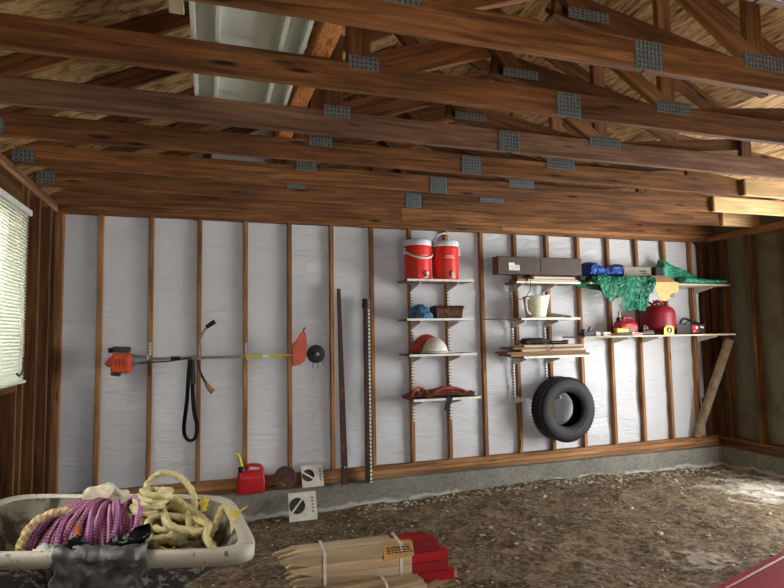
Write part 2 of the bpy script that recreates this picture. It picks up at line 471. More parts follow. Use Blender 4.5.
for z in (.021, -.0175, -.056): beam('bottom_plate', (XL-.1, .04, z), (XR+.05, .04, z), .1, .0375, 'stud_wood', wb)
beam('top_plate', (XL-.1, .0445, H+.019), (XR+.1, .0445, H+.019), .089, .038, 'truss_wood', wb)
beam('top_plate', (XL-.1, .0445, H+.057), (3.9, .0445, H+.057), .089, .038, 'truss_wood', wb)
beam('top_plate', (3.905, .0445, H+.057), (XR+.1, .0445, H+.057), .089, .038, 'stud_wood', wb)
# gable above the plates
bm = bmesh.new(); prism(bm, [(XL, .06, 2.46), (5.4, .06, 2.46), (2.52, .06, 3.95)], (0, .004, 0)); mesh_obj('gable_sheet', bm, 'house_wrap', wb)
for x in (.87, 1.51, 2.2, 2.8, 3.4, 4.1): beam('gable_stud', (x, .04, 2.6), (x, .04, 2.55+1.4*(1-abs(x-2.52)/2.85)), .075, .04, 'dark_wood', wb, Vector((0,1,0)))
one('gable_panel', 'particle_board', wb, lambda b: prism(b, [(1.52,.06,2.46),(6.9,.06,2.46),(6.9,.06,roof_z(6.9)),(4.6,.06,roof_z(4.6)),(2.52,.06,3.99),(1.52,.06,3.49)], (0,-.012,0)))
bm = bmesh.new(); box(bm, (3.3, .1, -.4), (7.6, .34, .65), None, .012)
tag(mesh_obj('foundation_wall', bm, 'concrete'), 'grey concrete stem wall under the back wall', 'foundation', kind='structure')
bm = bmesh.new(); box(bm, (XR+.1, (ry1+.2)/2, -.4), (.24, .2-ry1, .65), None, .012)
tag(mesh_obj('foundation_wall', bm, 'concrete'), 'grey concrete stem wall under the right wall', 'foundation', kind='structure')
bm = bmesh.new(); box(bm, (XL-.08, -3.3, -.4), (.24, 6.7, .65), None, .012)
tag(mesh_obj('foundation_wall', bm, 'concrete'), 'grey concrete stem wall under the left wall', 'foundation', kind='structure')

# right wall
bm = bmesh.new(); box(bm, (XR+.105, (ry1+.2)/2, 1.31), (.02, .2-ry1, 2.8)); box(bm, (XR+.105, (ry0-6.8)/2, 1.31), (.02, 6.8+ry0, 2.8)); box(bm, (XR+.105, (ry0+ry1)/2, (rz+2.71)/2), (.02, ry1-ry0, 2.71-rz)); wr = mesh_obj('wall_right', bm, 'board_green')
tag(wr, 'right wall of dull green board behind brown studs, with an open garage door', 'wall', kind='structure')
for y in (-.02, -.19, -.56, -.97, -1.22, -3.93, -4.3, -4.7, -5.1, -5.5, -6.0, -6.5):
    beam('stud', (XR+.045, y, .04), (XR+.045, y, H), .089, .038, 'dark_wood', wr, Vector((0,1,0)))
for z in (.021, -.0175, -.056): beam('bottom_plate', (XR+.045, .0, z), (XR+.045, ry1, z), .1, .0375, 'dark_wood', wr)
beam('door_header', (XR+.045, ry1, 2.32), (XR+.045, ry0, 2.32), .089, .13, 'dark_wood', wr)
for z in (H+.019, H+.057): beam('top_plate', (XR+.045, 0, z), (XR+.045, YF, z), .089, .038, 'stud_wood', wr)
# left wall with window hole
wy0, wy1, wz0, wz1 = -3.55, -.96, 1.02, 2.16
bm = bmesh.new(); X = XL-.105
box(bm, (X, -.43, 1.22), (.02, 1.1, 2.62)); box(bm, (X, (YF+wy0)/2, 1.22), (.02, wy0-YF, 2.62))
box(bm, (X, (wy0+wy1)/2, (wz0-.08)/2), (.02, wy1-wy0, wz0+.08)); box(bm, (X, (wy0+wy1)/2, (wz1+2.53)/2), (.02, wy1-wy0, 2.53-wz1))
wl = mesh_obj('wall_left', bm, 'particle_board'); tag(wl, 'left wall of dark wood sheathing and bare studs', 'wall', kind='structure')
for y in (-.03, -.19, -.50, -.80, -.93, -3.59, -4.0, -4.4, -4.8, -5.2, -5.6, -6.0, -6.5):
    beam('stud', (XL-.045, y, .04), (XL-.045, y, H), .089, .038, 'dark_wood', wl, Vector((0,1,0)))  # darker wood colour stands in for the dim light on this wall
for y in (-1.37, -1.78, -2.1, -2.6, -3.1): beam('stud', (XL-.045, y, .04), (XL-.045, y, wz0-.05), .089, .038, 'dark_wood', wl, Vector((0,1,0)))
beam('window_header', (XL-.045, wy0, wz1+.11), (XL-.045, wy1, wz1+.11), .085, .15, 'dark_wood', wl)
beam('rough_sill', (XL-.045, wy0, wz0-.03), (XL-.045, wy1, wz0-.03), .089, .038, 'dark_wood', wl)
beam('bottom_plate', (XL-.045, 0, .0), (XL-.045, YF, .0), .1, .08, 'dark_wood', wl)
for z in (H+.019, H+.057): beam('top_plate', (XL-.045, 0, z), (XL-.045, YF, z), .089, .038, 'old_plank' if z > H+.04 else 'stud_wood', wl)
bm = bmesh.new()
for (y, z, sy, sz) in ((wy0, (wz0+wz1)/2, .05, wz1-wz0+.05), (wy1, (wz0+wz1)/2, .05, wz1-wz0+.05), ((wy0+wy1)/2, wz0, wy1-wy0, .05), ((wy0+wy1)/2, wz1, wy1-wy0, .05), ((wy0+wy1)/2, (wz0+wz1)/2, .03, wz1-wz0)):
    box(bm, (XL-.1, y, z), (.05, sy, sz), None, .003)
wn = mesh_obj('window_1', bm, 'frame_white'); tag(wn, 'window in the left wall behind the white blind', 'window', kind='structure')
one('window_pane', 'glass', wn, lambda b: box(b, (XL-.105, (wy0+wy1)/2, (wz0+wz1)/2), (.004, wy1-wy0-.04, wz1-wz0-.04)))
# front wall (behind the photographer) with an unseen doorway added for frontal fill
bm = bmesh.new(); oy0, oy1, oz = 2.0, 3.6, 2.15
box(bm, ((XL+oy0)/2-.05, YF-.05, 1.05), (oy0-XL+.1, .1, 2.9)); box(bm, ((oy1+XR)/2+.05, YF-.05, 1.05), (XR-oy1+.1, .1, 2.9)); box(bm, ((oy0+oy1)/2, YF-.05, (oz+2.5)/2), (oy1-oy0, .1, 2.5-oz))
prism(bm, [(XL-.1, YF, 2.5), (7.0, YF, 2.5), (7.0, YF, 2.75), (4.6, YF, 3.0), (2.52, YF, 4.05)], (0, -.1, 0))
tag(mesh_obj('wall_front', bm, 'particle_board'), 'front wall around a doorway added for fill light', 'wall', kind='structure')

# roof sheathing
AP = (2.52, 4.0)
bm = bmesh.new()
prism(bm, [(-.75, .15, roof_z(-.75)), (2.52, .15, 4.0), (2.52, .15, 4.02), (-.75, .15, roof_z(-.75)+.02)], (0, YF-.5, 0))
cl = mesh_obj('ceiling', bm, 'plywood'); tag(cl, 'roof sheathing of stained plywood over the trusses', 'roof', kind='structure')
for (x0, x1) in ((2.52, 4.6), (4.6, 7.1)):
    za, zb_ = (4.0, 2.96) if x0 < 3 else (2.96, roof_z(7.1))
    bm = bmesh.new()
    prism(bm, [(x0, .15, za), (x1, .15, zb_), (x1, .15, zb_+.02), (x0, .15, za+.02)], (0, YF-.5, 0)); mesh_obj('roof_slope', bm, 'plywood_right', cl)

# ------------------------------------------------------------------ roof trusses
ZB, ZT = 2.468, 2.608; ZC = (ZB+ZT)/2
def gang(parent, x0, x1, z0, z1, y):
    bm = bmesh.new()
    box(bm, ((x0+x1)/2, y-.003, (z0+z1)/2), (x1-x0, .002, z1-z0))
    n = max(3, int((x1-x0)/.021))
    for i in range(n):
        x = x0+(i+.5)*(x1-x0)/n
        box(bm, (x, y-.005, (z0+z1)/2), ((x1-x0)/n*.45, .004, (z1-z0)*.94))
        m = max(3, int((z1-z0)/.022))
        for j in range(m): box(bm, (x+(x1-x0)/n*.5, y-.0045, z0+(j+.5)*(z1-z0)/m), ((x1-x0)/n*.45, .001, (z1-z0)/m*.5), None, 0, 1)
    return mesh_obj('gang_plate', bm, ['galvanised', 'plate_slot'], parent)
TY = [(-3.95, 'nearest the camera, above the top edge of the view'), (-3.39, 'crossing the very top of the view'), (-2.83, 'second from the top, its lower edge brightly lit'),
      (-2.23, 'third from the top, with a greyer lower chord'), (-1.72, 'fourth from the top, ending in new lumber at right'), (-1.15, 'fifth from the top, with yellowish knots at left'),
      (-.61, 'second nearest the back wall'), (-.02, 'lying directly on the back wall plate')]
for i, (y, where) in enumerate(TY):
    t = empty('roof_truss', (XL, y, ZB), 'brown wooden roof truss '+where, 'roof truss', 'roof trusses')
    w = .038; yc = y+w/2
    tm = 'grey_truss_wood' if i == 3 else 'truss_wood'
    xe = 6.95
    beam('bottom_chord', (-.36, yc, ZC), (2.747, yc, ZC), w, ZT-ZB, tm, t)
    beam('bottom_chord', (2.75, yc, ZC-.002), (5.34 if i in (4,) else (5.6 if i == 5 else xe), yc, ZC-.002), w, ZT-ZB, tm, t)
    if i in (4, 5, 6):
        beam('sister_board', ((5.3, 5.58, 6.3)[i-4], yc-w-.002, ZC), (xe, yc-w-.002, ZC+.005), w, .15, 'new_lumber', t)
    if i == 4 or i == 5:
        beam('end_block', ((5.29, 5.57)[i-4], yc-w, ZB-.005), ((5.29, 5.57)[i-4], yc-w, ZT), .02, .04, 'truss_wood', t)
    up = Vector((0,0,1))
    beam('top_chord', (-.6, yc, roof_z(-.6)-.065), (2.5, yc, roof_z(2.5)-.065), w-.004, .11, 'truss_wood', t)
    beam('top_chord', (2.54, yc, roof_z(2.54)-.065), (4.59, yc, roof_z(4.59)-.065), w-.004, .11, 'truss_wood', t)
    beam('top_chord', (4.6, yc, roof_z(4.6)-.05), (6.9, yc, roof_z(6.9)-.05), w-.004, .085, 'truss_wood', t)
    if i == 7: continue
    # posts and diagonals at the two lower joints
    beam('web', (1.585, yc+.04, 2.57), (1.585, yc+.04, roof_z(1.585)-.12), .036, .12, 'truss_wood', t, Vector((1,0,0)))
    beam('web', (3.475, yc+.04, 2.57), (3.475, yc+.04, roof_z(3.475)-.12), .036, .1, 'stud_wood', t, Vector((1,0,0)))
    beam('web', (3.44, yc, 2.6), (2.66, yc, 3.1), w-.002, .085, 'stud_wood', t)
    beam('web', (2.44, yc, 2.68), (1.98, yc, 3.2), w-.002, .085, 'truss_wood', t)
    # the low inner chords that rise from the joints
    beam('inner_chord', (1.62, yc+.04, 2.6), (2.62, yc+.04, 2.955), w, .14, 'truss_wood', t)
    beam('inner_chord', (2.32, yc+.04, 2.74), (3.55, yc+.04, 2.52), w, .13, 'dark_wood', t)
    beam('inner_chord', (3.5, yc+.04, 2.57), (4.8, yc+.04, 2.72), w, .09, 'dark_wood', t)
    beam('web', (4.76, yc, 2.6), (4.76, yc, roof_z(4.76)-.1), w-.002, .1, 'dark_wood', t, Vector((1,0,0)))
    gang(t, 2.67-.02*(i-2), 2.82-.02*(i-2), ZB-.004, ZT-.01, y)
    gang(t, 1.52, 1.675, 2.57, 2.64, y)
    gang(t, 3.34, 3.59, 2.56, 2.635, y)
    gang(t, 2.35, 2.56, 2.645, 2.69, y)
    gang(t, -.34, -.215, 2.485, 2.572, y)

# door panel stored on the chords
dp = empty('door_panel', (1.06, -2.8, ZT), 'pale ribbed sheet metal door section lying across the roof trusses', 'door panel')
one('sheet', 'sheet_metal', dp, lambda b: box(b, (1.06, -3.12, ZT+.055), (.49, 2.4, .006)), M=None)
for x in (.825, .925, 1.2, 1.298):
    one('rib', 'sheet_metal', dp, lambda b: (box(b, (x, -3.12, ZT+.03), (.022, 2.4, .05), None, .003)))
for y in (-3.3, -2.6, -1.95): one('cross_rib', 'sheet_metal', dp, lambda b: box(b, (1.06, y, ZT+.045), (.46, .03, .02), None, .003))
o = beam('wood_strip', (1.42, -4.2, ZT+.045), (1.36, -1.6, ZT+.045), .09, .085, 'osb'); tag(o, 'orange chipboard strip lying beside the metal door panel', 'wood strip')
o = beam('wood_strip', (.755, -4.2, ZT+.055), (.765, -3.0, ZT+.055), .06, .1, 'stake_wood'); tag(o, 'short pale board lying left of the metal door panel', 'wood strip')

# ------------------------------------------------------------------ window blind
bl = empty('window_blind', (XL+.03, (wy0+wy1)/2, wz0), 'white horizontal slat blind hanging in the left window', 'blind')
one('headrail', 'frame_white', bl, lambda b: box(b, (XL+.035, (wy0+wy1)/2-.0, 2.185), (.05, wy1-wy0+.06, .04), None, .004))
one('bottom_rail', 'blind_slat', bl, lambda b: box(b, (XL+.035, (wy0+wy1)/2, 1.035), (.045, wy1-wy0+.03, .018), None, .004))
n = 50
for k in range(n):
    z = 1.055+(2.155-1.055)*k/(n-1)
    bm = bmesh.new(); box(bm, (0,0,0), (.027, wy1-wy0+.02, .0016))
    mesh_obj('slat', bm, 'blind_slat', bl, Matrix.Translation((XL+.035, (wy0+wy1)/2, z)) @ Matrix.Rotation(math.radians(60), 4, 'Y'))
for y in (-1.08, -1.9, -2.6, -3.4):
    one('cord', 'frame_white', bl, lambda b: tube(b, [(XL+.052, y, 1.04), (XL+.052, y, 2.17)], .002, 6))
one('tilt_wand', 'tool_dark', bl, lambda b: tube(b, spline([(XL+.06, -1.03, 1.2), (XL+.065, -1.06, 1.12), (XL+.06, -1.1, 1.08), (XL+.06, -1.16, 1.1)], 6), .006, 6))

# ------------------------------------------------------------------ shelves
def shelf_unit(name, label, boards, stds, brk=True, mat='shelf_white', group=None):
    pass
def standard(parent, x, z0, z1):
    one('slotted_standard', 'standard_white', parent, lambda b: box(b, (x, -.006, (z0+z1)/2), (.022, .014, z1-z0), None, .002))
def bracket(parent, x, z, d=.27):
    def fn(b):
        prism(b, [(x-.006, -.012, z-.004), (x-.006, -d, z-.004), (x-.006, -d, z-.018), (x-.006, -.012, z-.075)], (.012, 0, 0))
    one('bracket', 'bracket_white', parent, fn)
def board(parent, x0, x1, z, d, mat='shelf_white', t=.018, back=-.012):
    bm = bmesh.new(); box(bm, ((x0+x1)/2, (back-d)/2, z-t/2), (x1-x0, d+back, t), None, .002)
    return mesh_obj('shelf_board', bm, mat, parent)
plain('shelf_edge', (232,228,218), .45)
def sboard(parent, x0, x1, z, d):
    o = board(parent, x0, x1, z, d, 'board_brown', .019)
    one('edge_strip', 'shelf_edge', o, lambda b: box(b, ((x0+x1)/2, -d-.002, z-.0095), (x1-x0, .004, .021)))
    return o
SX = (2.845, 3.2512)
us = empty('wall_standards', (3.05, 0, .5), 'pair of white slotted standards screwed to the studs below the two red coolers', 'shelf standards')
for x in SX: standard(us, x+.0, .45, 1.9)
AS = ((1.845,'under the two red drink coolers'), (1.463,'under the blue cap and leather bag'), (1.122,'under the white hard hat'), (.697,'under the red harness'))
xs = ((2.70,3.405), (2.69,3.395), (2.70,3.40), (2.735,3.44))
dep = (.302,.304,.33,.318)
for (z, what), (a, b), d in zip(AS, xs, dep):
    s = empty('wall_shelf', ((a+b)/2, -.15, z), 'white-edged wall shelf on brackets '+what, 'shelf', 'shelves on the left standards')
    sboard(s, a, b, z, d)
    for x in SX: bracket(s, x, z-.019)
# middle unit
us = empty('wall_standards', (4.2, 0, .6), 'pair of white slotted standards screwed to the studs above the tire', 'shelf standards')
SX2 = (4.0, 4.4)
for x in SX2: standard(us, x-.005, .62, 1.86)
s = empty('wall_shelf', (4.3, -.15, 1.845), 'white-edged wall shelf carrying the long dark box', 'shelf', 'shelves in the middle'); sboard(s, 3.915, 4.69, 1.845, .26)
for x in SX2: bracket(s, x-.005, 1.826, .24)
s = empty('wall_shelf', (4.2, -.15, 1.462), 'white-edged wall shelf carrying the cream pitcher', 'shelf', 'shelves in the middle'); sboard(s, 3.93, 4.64, 1.462, .3)
for x in SX2: bracket(s, x-.005, 1.443)
s = empty('wall_shelf', (4.3, -.15, 1.07), 'white-edged wall shelf under a stack of brown boards', 'shelf', 'shelves in the middle'); sboard(s, 3.945, 4.665, 1.07, .3)
for x in SX2: bracket(s, x-.005, 1.051)
hk = empty('wall_brackets', (4.2, -.1, .64), 'pair of bare white shelf brackets holding up the tire', 'bracket')
for x in SX2: bracket(hk, x-.005, .642, .25)
o = beam('thin_slat', (3.52, -.27, 1.452), (3.93, -.27, 1.455), .03, .012, 'old_plank'); tag(o, 'thin grey wood slat sticking out left of the pitcher shelf', 'slat')
# right long shelves
s = empty('wall_shelf', (5.8, -.15, 1.845), 'long wall shelf carrying the green and blue tarps', 'shelf', 'long shelves in the right corner')
board(s, 4.78, 6.755, 1.845, .3, 'board_pale'); bracket(s, 6.52, 1.827, .28)
one('slotted_standard', 'bracket_white', s, lambda b: box(b, (6.545, -.006, 1.62), (.03, .012, .46)))
bracket(s, 5.28, 1.827); bracket(s, 5.7, 1.827)
s = empty('wall_shelf', (5.8, -.15, 1.265), 'long wall shelf carrying the red tank and gas can', 'shelf', 'long shelves in the right corner')
board(s, 4.61, 6.67, 1.265, .40, 'board_pale'); bracket(s, 6.52, 1.247, .28); bracket(s, 5.28, 1.247); bracket(s, 5.7, 1.247)

# ------------------------------------------------------------------ things on the left shelves
def cooler(x, z, rot, label, hand_up):
    y = -.165
    t = empty('drink_cooler', (x, y, z), label, 'cooler', 'red drink coolers', rot)
    def body(b):
        lathe(b, [(.0,.0),(.128,.0),(.134,.008),(.136,.05),(.141,.27),(.141,.288),(.0,.29)], n=40, close=False)
    M0 = WM[t.name] @ Matrix.Diagonal((.97,.97,1.17,1))
    one('body', 'cooler_red', t, body, 'all', M=M0)
    def lid(b):
        lathe(b, [(.0,.286),(.144,.286),(.147,.292),(.147,.318),(.14,.334),(.12,.34),(.11,.332),(.0,.334)], n=40, close=False)
        box(b, (0,-.02,.341), (.07,.03,.016), None, .006)
    one('lid', 'cooler_white', t, lid, True, M=M0)
    def fl(b):
        box(b, (0,-.04,.342), (.1,.012,.012), None, .003)
    one('lid_latch', 'black_plastic', t, fl, M=M0)
    pts = []
    for k in range(25):
        a = PI*k/24
        r = .152
        if hand_up: pts.append(Vector((r*math.cos(a), 0, .25+.165*math.sin(a))))
        else: pts.append(Vector((r*math.cos(a), -r*math.sin(a)-.004*math.sin(a), .25-.075*math.sin(a))))
    one('handle', 'cooler_white', t, lambda b: tube(b, pts, .0085, 8), True, M=M0)
    for sx in (-1, 1): one('pivot', 'cooler_white', t, lambda b: box(b, (sx*.147, 0, .245), (.018,.035,.06), None, .006), M=M0)
    def spig(b):
        M = Matrix.Translation((.03,-.128,.05)) @ Matrix.Rotation(PI/2, 4, 'X')
        lathe(b, [(.026,0),(.026,.012),(.02,.016)], M, 20)
    sp = one('spigot', 'tool_red', t, spig, True, M=M0)
    def btn(b):
        M = Matrix.Translation((.03,-.144,.05)) @ Matrix.Rotation(PI/2, 4, 'X')
        lathe(b, [(.016,0),(.016,.014),(.012,.017)], M, 20); tube(b, [(.03,-.15,.042),(.03,-.158,.02)], .009, 8)
    one('button', 'cooler_white', sp, btn, True, M=M0)
    def txt(b):       # two short lines of pale moulded lettering, too small to read
        for (zz, w0, w1) in ((.2,-.02,.055), (.186,-.03,.06)):
            a = w0
            while a < w1:
                an = a/.139; l = rnd(.006,.012)
                box(b, (.1395*math.sin(an), -.1395*math.cos(an), zz), (l,.003,.007), RZ(an)); a += l+.003
    one('lettering', 'label_white', t, txt, M=M0)
cooler(2.86, 1.845, .1, 'left red drink cooler on the top shelf, its white handle hanging down in front', False)
cooler(3.158, 1.845, -.15, 'right red drink cooler on the top shelf, its white handle standing up', True)

def dome(b, c, rx, ry, rz, M=None, n=24, m=8, low=0):
    prof = []
    rings = []
    for j in range(m+1):
        a = low+(PI/2-low)*j/m
        rings.append([Vector((rx*math.cos(a)*math.cos(2*PI*k/n), ry*math.cos(a)*math.sin(2*PI*k/n), rz*math.sin(a))) for k in range(n)])
    R = M if M is not None else Matrix.Identity(3)
    vr = [[b.verts.new(Vector(c)+R@p) for p in r] for r in rings[:-1]]; top = b.verts.new(Vector(c)+R@Vector((0,0,rz)))
    for j in range(m-1):
        for k in range(n): b.faces.new((vr[j][k], vr[j][(k+1)%n], vr[j+1][(k+1)%n], vr[j+1][k])).smooth = True
    for k in range(n): b.faces.new((vr[-1][k], vr[-1][(k+1)%n], top)).smooth = True
    b.faces.new(vr[0][::-1])
# blue cap
c = empty('cap', (2.875, -.17, 1.463), 'blue denim cap lying on the second shelf beside the leather bag', 'cap')
one('crown', 'cap_blue', c, lambda b: dome(b, (2.872,-.165,1.468), .118,.12,.142), True)
def brim(b):
    dome(b, (2.90,-.215,1.463), .1,.085,.09, RZ(.3))
one('brim', 'cap_blue', c, brim, True)
one('seam', 'tool_dark', c, lambda b: tube(b, spline([(2.795,-.255,1.468),(2.80,-.262,1.53),(2.845,-.245,1.585),(2.9,-.2,1.607)], 6), .004, 6), True)
# leather bag
c = empty('tool_bag', (3.155, -.16, 1.463), 'worn brown leather pouch on the second shelf', 'pouch')
def bag(b):
    g = bmesh.ops.create_cube(b, size=1); bmesh.ops.transform(b, matrix=Matrix.Translation((3.16,-.165,1.525)) @ Matrix.Diagonal((.27,.17,.12,1)), verts=b.verts[:])
    bmesh.ops.subdivide_edges(b, edges=b.edges[:], cuts=6, use_grid_fill=True)
    for v in b.verts:
        zz = (v.co.z-1.465)/.12
        v.co.x += (v.co.x-3.16)*.08*zz; v.co.z = max(v.co.z, 1.465)
    jitter(b, .008, 14)
    for v in b.verts: v.co.z = max(1.4645, v.co.z)
one('pouch_body', 'leather', c, bag, True)
def flap(b):
    nx, ny = 16, 8; vs = []
    for j in range(ny+1):
        row = []
        for i in range(nx+1):
            x = 3.02+.29*i/nx; s = j/ny
            p = Vector((x, -.10-.165*min(1, s*1.4), 1.592 if s < .7 else 1.592-(s-.7)*.11))
            row.append(b.verts.new(p + noise.noise_vector(p*18)*.007))
        vs.append(row)
    for j in range(ny):
        for i in range(nx): b.faces.new((vs[j][i], vs[j][i+1], vs[j+1][i+1], vs[j+1][i])).smooth = True
    bmesh.ops.solidify(b, geom=b.faces[:], thickness=.006)
one('flap', 'leather', c, flap, True)
one('dark_end', 'tool_dark', c, lambda b: box(b, (3.025,-.2,1.5), (.03,.12,.07), None, .01))
# hard hats
def hat(x, y, z, tilt, rz, label, mats, s=1, sq=1):
    c = empty('hard_hat', (x, y, z), label, 'hard hat', None, rz)
    M = WM[c.name] @ Matrix.Translation((0,0,.02)) @ Matrix.Rotation(tilt, 4, 'X') @ Matrix.Diagonal((sq,1,1,1))
    o = one('shell', mats[0], c, lambda b: dome(b, (0,0,0), .118*s,.14*s,.138*s, n=32, m=12), True, M=M)
    one('ridge', mats[0], c, lambda b: tube(b, [(0,-.128*s*math.cos(a), .139*s*math.sin(a)+.002) for a in [PI*.15+PI*.7*k/14 for k in range(15)]], .008, 8), True, M=M)
    def br(b):
        prof = [(.118*s,.0),(.14*s,-.008),(.141*s,-.003),(.12*s,.008)]
        ring_lathe(b, prof, Matrix.Diagonal((1,1.17,1,1)), 32)
    one('brim', mats[1], c, br, True, M=M)
    one('suspension', 'tool_dark', c, lambda b: lathe(b, [(.1*s,-.006),(.108*s,-.006),(.108*s,-.018),(.1*s,-.018)], Matrix.Diagonal((1,1.15,1,1)), 24), True, M=M)
    return c
c = hat(2.985, -.27, 1.122, 0, PI/2, 'white hard hat in front on the third shelf', ('hat_white','hat_white'), .9, .85)
one('badge', 'tool_dark', c, lambda b: (box(b, (-.02,-.0,.152), (.04,.03,.006)), box(b, (0.02,-.09,.12), (.025,.02,.006), RX(.8))), M=WM[c.name])
hat(2.965, -.095, 1.122, 0, PI/2, 'faded red hard hat behind the white one', ('hat_red','faded_orange'), 1.17, .72)
o = beam('steel_ruler', (2.95, -.27, 1.125), (3.26, -.24, 1.125), .03, .004, 'alu'); tag(o, 'flat metal bar lying right of the white hard hat', 'bar')
# harness
c = empty('safety_harness', (3.05, -.17, .697), 'bundled red safety harness with black buckles on the lowest left shelf', 'harness')
def har(b):
    n, m = 40, 12
    rings = []
    for i in range(n+1):
        s = i/n; x = 2.70+.71*s
        h = .045+.03*math.exp(-((s-.55)/.2)**2)+.02*math.exp(-((s-.1)/.1)**2); h *= min(1, 6*s+.25, 5*(1-s)+.2)
        ring = []
        for k in range(m):
            a = 2*PI*k/m
            p = Vector((x, -.17+.11*math.cos(a), .70+h*.55+h*.6*math.sin(a)))
            p += noise.noise_vector(p*11)*.018
            p.z = max(p.z, .699); ring.append(b.verts.new(p))
        rings.append(ring)
    for i in range(n):
        for k in range(m): b.faces.new((rings[i][k], rings[i][(k+1)%m], rings[i+1][(k+1)%m], rings[i+1][k])).smooth = True
    b.faces.new(rings[0][::-1]); b.faces.new(rings[-1])
one('webbing_bundle', 'belt_red', c, har, True)
for k, pts in enumerate(([(2.72,-.28,.72),(2.76,-.29,.79),(2.83,-.26,.8),(2.9,-.27,.745)], [(2.9,-.28,.73),(3.05,-.29,.79),(3.2,-.27,.78),(3.36,-.28,.72)], [(2.72,-.25,.72),(2.9,-.3,.74),(3.1,-.3,.735),(3.38,-.28,.715)])):
    one('strap', 'faded_orange' if k != 2 else 'leather', c, lambda b: tube(b, spline(pts, 8), .014, 6), True)
one('buckle', 'black_plastic', c, lambda b: [box(b, p, s, RY(.3), .004) for p, s in (((2.86,-.25,.775),(.07,.03,.025)), ((3.37,-.26,.735),(.05,.04,.03)), ((3.17,-.24,.79),(.06,.03,.02)))])
bm = bmesh.new(); box(bm, (3.085,-.328,.645), (.05,.006,.14), RY(.35)); mesh_obj('hanging_strap', bm, 'black_web', c)

# ------------------------------------------------------------------ middle shelves
c = empty('long_box', (4.22, -.2, 1.91), 'long dark brown box with a white label lying along the top middle shelf', 'box')
one('case', 'tan_box', c, lambda b: box(b, (4.215,-.195,2.01), (1.0,.13,.185), None, .006))
one('lid_overlap', 'tan_box', c, lambda b: box(b, (4.27,-.2615,2.01), (.13,.004,.18)))
one('end_cap', 'tan_box_side', c, lambda b: box(b, (3.714,-.195,2.01), (.012,.134,.187), None, .003))
lab = one('paper_label', 'label_white', c, lambda b: (box(b, (3.89,-.2625,1.985), (.125,.003,.055)), box(b, (3.86,-.2628,2.02), (.07,.003,.03))))
def ink(b):
    for r in range(3):
        x = 3.835
        while x < 3.945:
            l = rnd(.006,.014); box(b, (x+l/2,-.2645,2.002-.016*r), (l,.001,.005)); x += l+.004
one('print', 'label_ink', lab, ink)
one('cable', 'tool_dark', c, lambda b: tube(b, spline([(3.86,-.25,1.92),(3.86,-.27,1.8),(3.87,-.28,1.7),(3.92,-.29,1.655),(3.99,-.3,1.68),(4.04,-.3,1.75),(4.06,-.29,1.83),(4.07,-.275,1.905),(4.07,-.2,1.92)], 8), .004, 6), True)
for (x0,x1,y,z,mt,lab) in ((4.04,4.66,-.15,1.858,'board_pale','lower pale board under the long dark box'), (4.11,4.62,-.15,1.885,'board_pale','upper pale board under the long dark box')):
    bm = bmesh.new(); box(bm, ((x0+x1)/2,y,z), (x1-x0,.23,.022), RZ(.02), .002); tag(mesh_obj('loose_board', bm, mt), lab, 'board')
bm = bmesh.new(); box(bm, (4.0,-.13,1.861), (.18,.05,.03), RZ(.1), .002); box(bm, (3.98,-.24,1.861), (.1,.03,.028), None, .002)
tag(mesh_obj('wood_offcut', bm, 'board_brown'), 'short wood offcut under the left end of the long dark box', 'board')
bm = bmesh.new(); box(bm, (4.3,-.15,1.9065), (.4,.15,.019), None, .002)
tag(mesh_obj('loose_board', bm, 'board_brown'), 'narrow brown board directly below the long dark box', 'board')
# pitcher
c = empty('pitcher', (4.18, -.2, 1.462), 'cream plastic pitcher standing on the middle shelf', 'pitcher')
def pit(b):
    lathe(b, [(.0,0),(.098,0),(.102,.006),(.128,.225),(.134,.228),(.13,.232),(.122,.228),(.096,.012),(0,.01)], Matrix.Translation((4.17,-.19,1.463)), 36, close=False)
    for v in b.verts:
        d = v.co - Vector((4.17,-.19,1.463))
        if d.z > .15 and d.x > .06: v.co.x += (d.z-.15)*.45*(d.x/.13); v.co.z += (d.z-.15)*.25*max(0, d.x/.13)
one('jug', 'pitcher_cream', c, pit, True)
one('handle', 'pitcher_cream', c, lambda b: tube(b, spline([(4.07,-.24,1.67),(4.015,-.27,1.665),(4.01,-.27,1.6),(4.03,-.26,1.53),(4.085,-.235,1.5)], 6), .011, 8), True)
bm = bmesh.new(); box(bm, (4.44,-.17,1.49), (.3,.1,.03), RY(.13), .004)
tag(mesh_obj('wood_offcut', bm, 'board_brown'), 'brown wood offcut lying right of the cream pitcher', 'board')
o = beam('lath', (4.05, -.28, 1.468), (4.45, -.29, 1.468), .02, .008, 'board_pale'); tag(o, 'thin pale lath along the front of the pitcher shelf', 'lath')
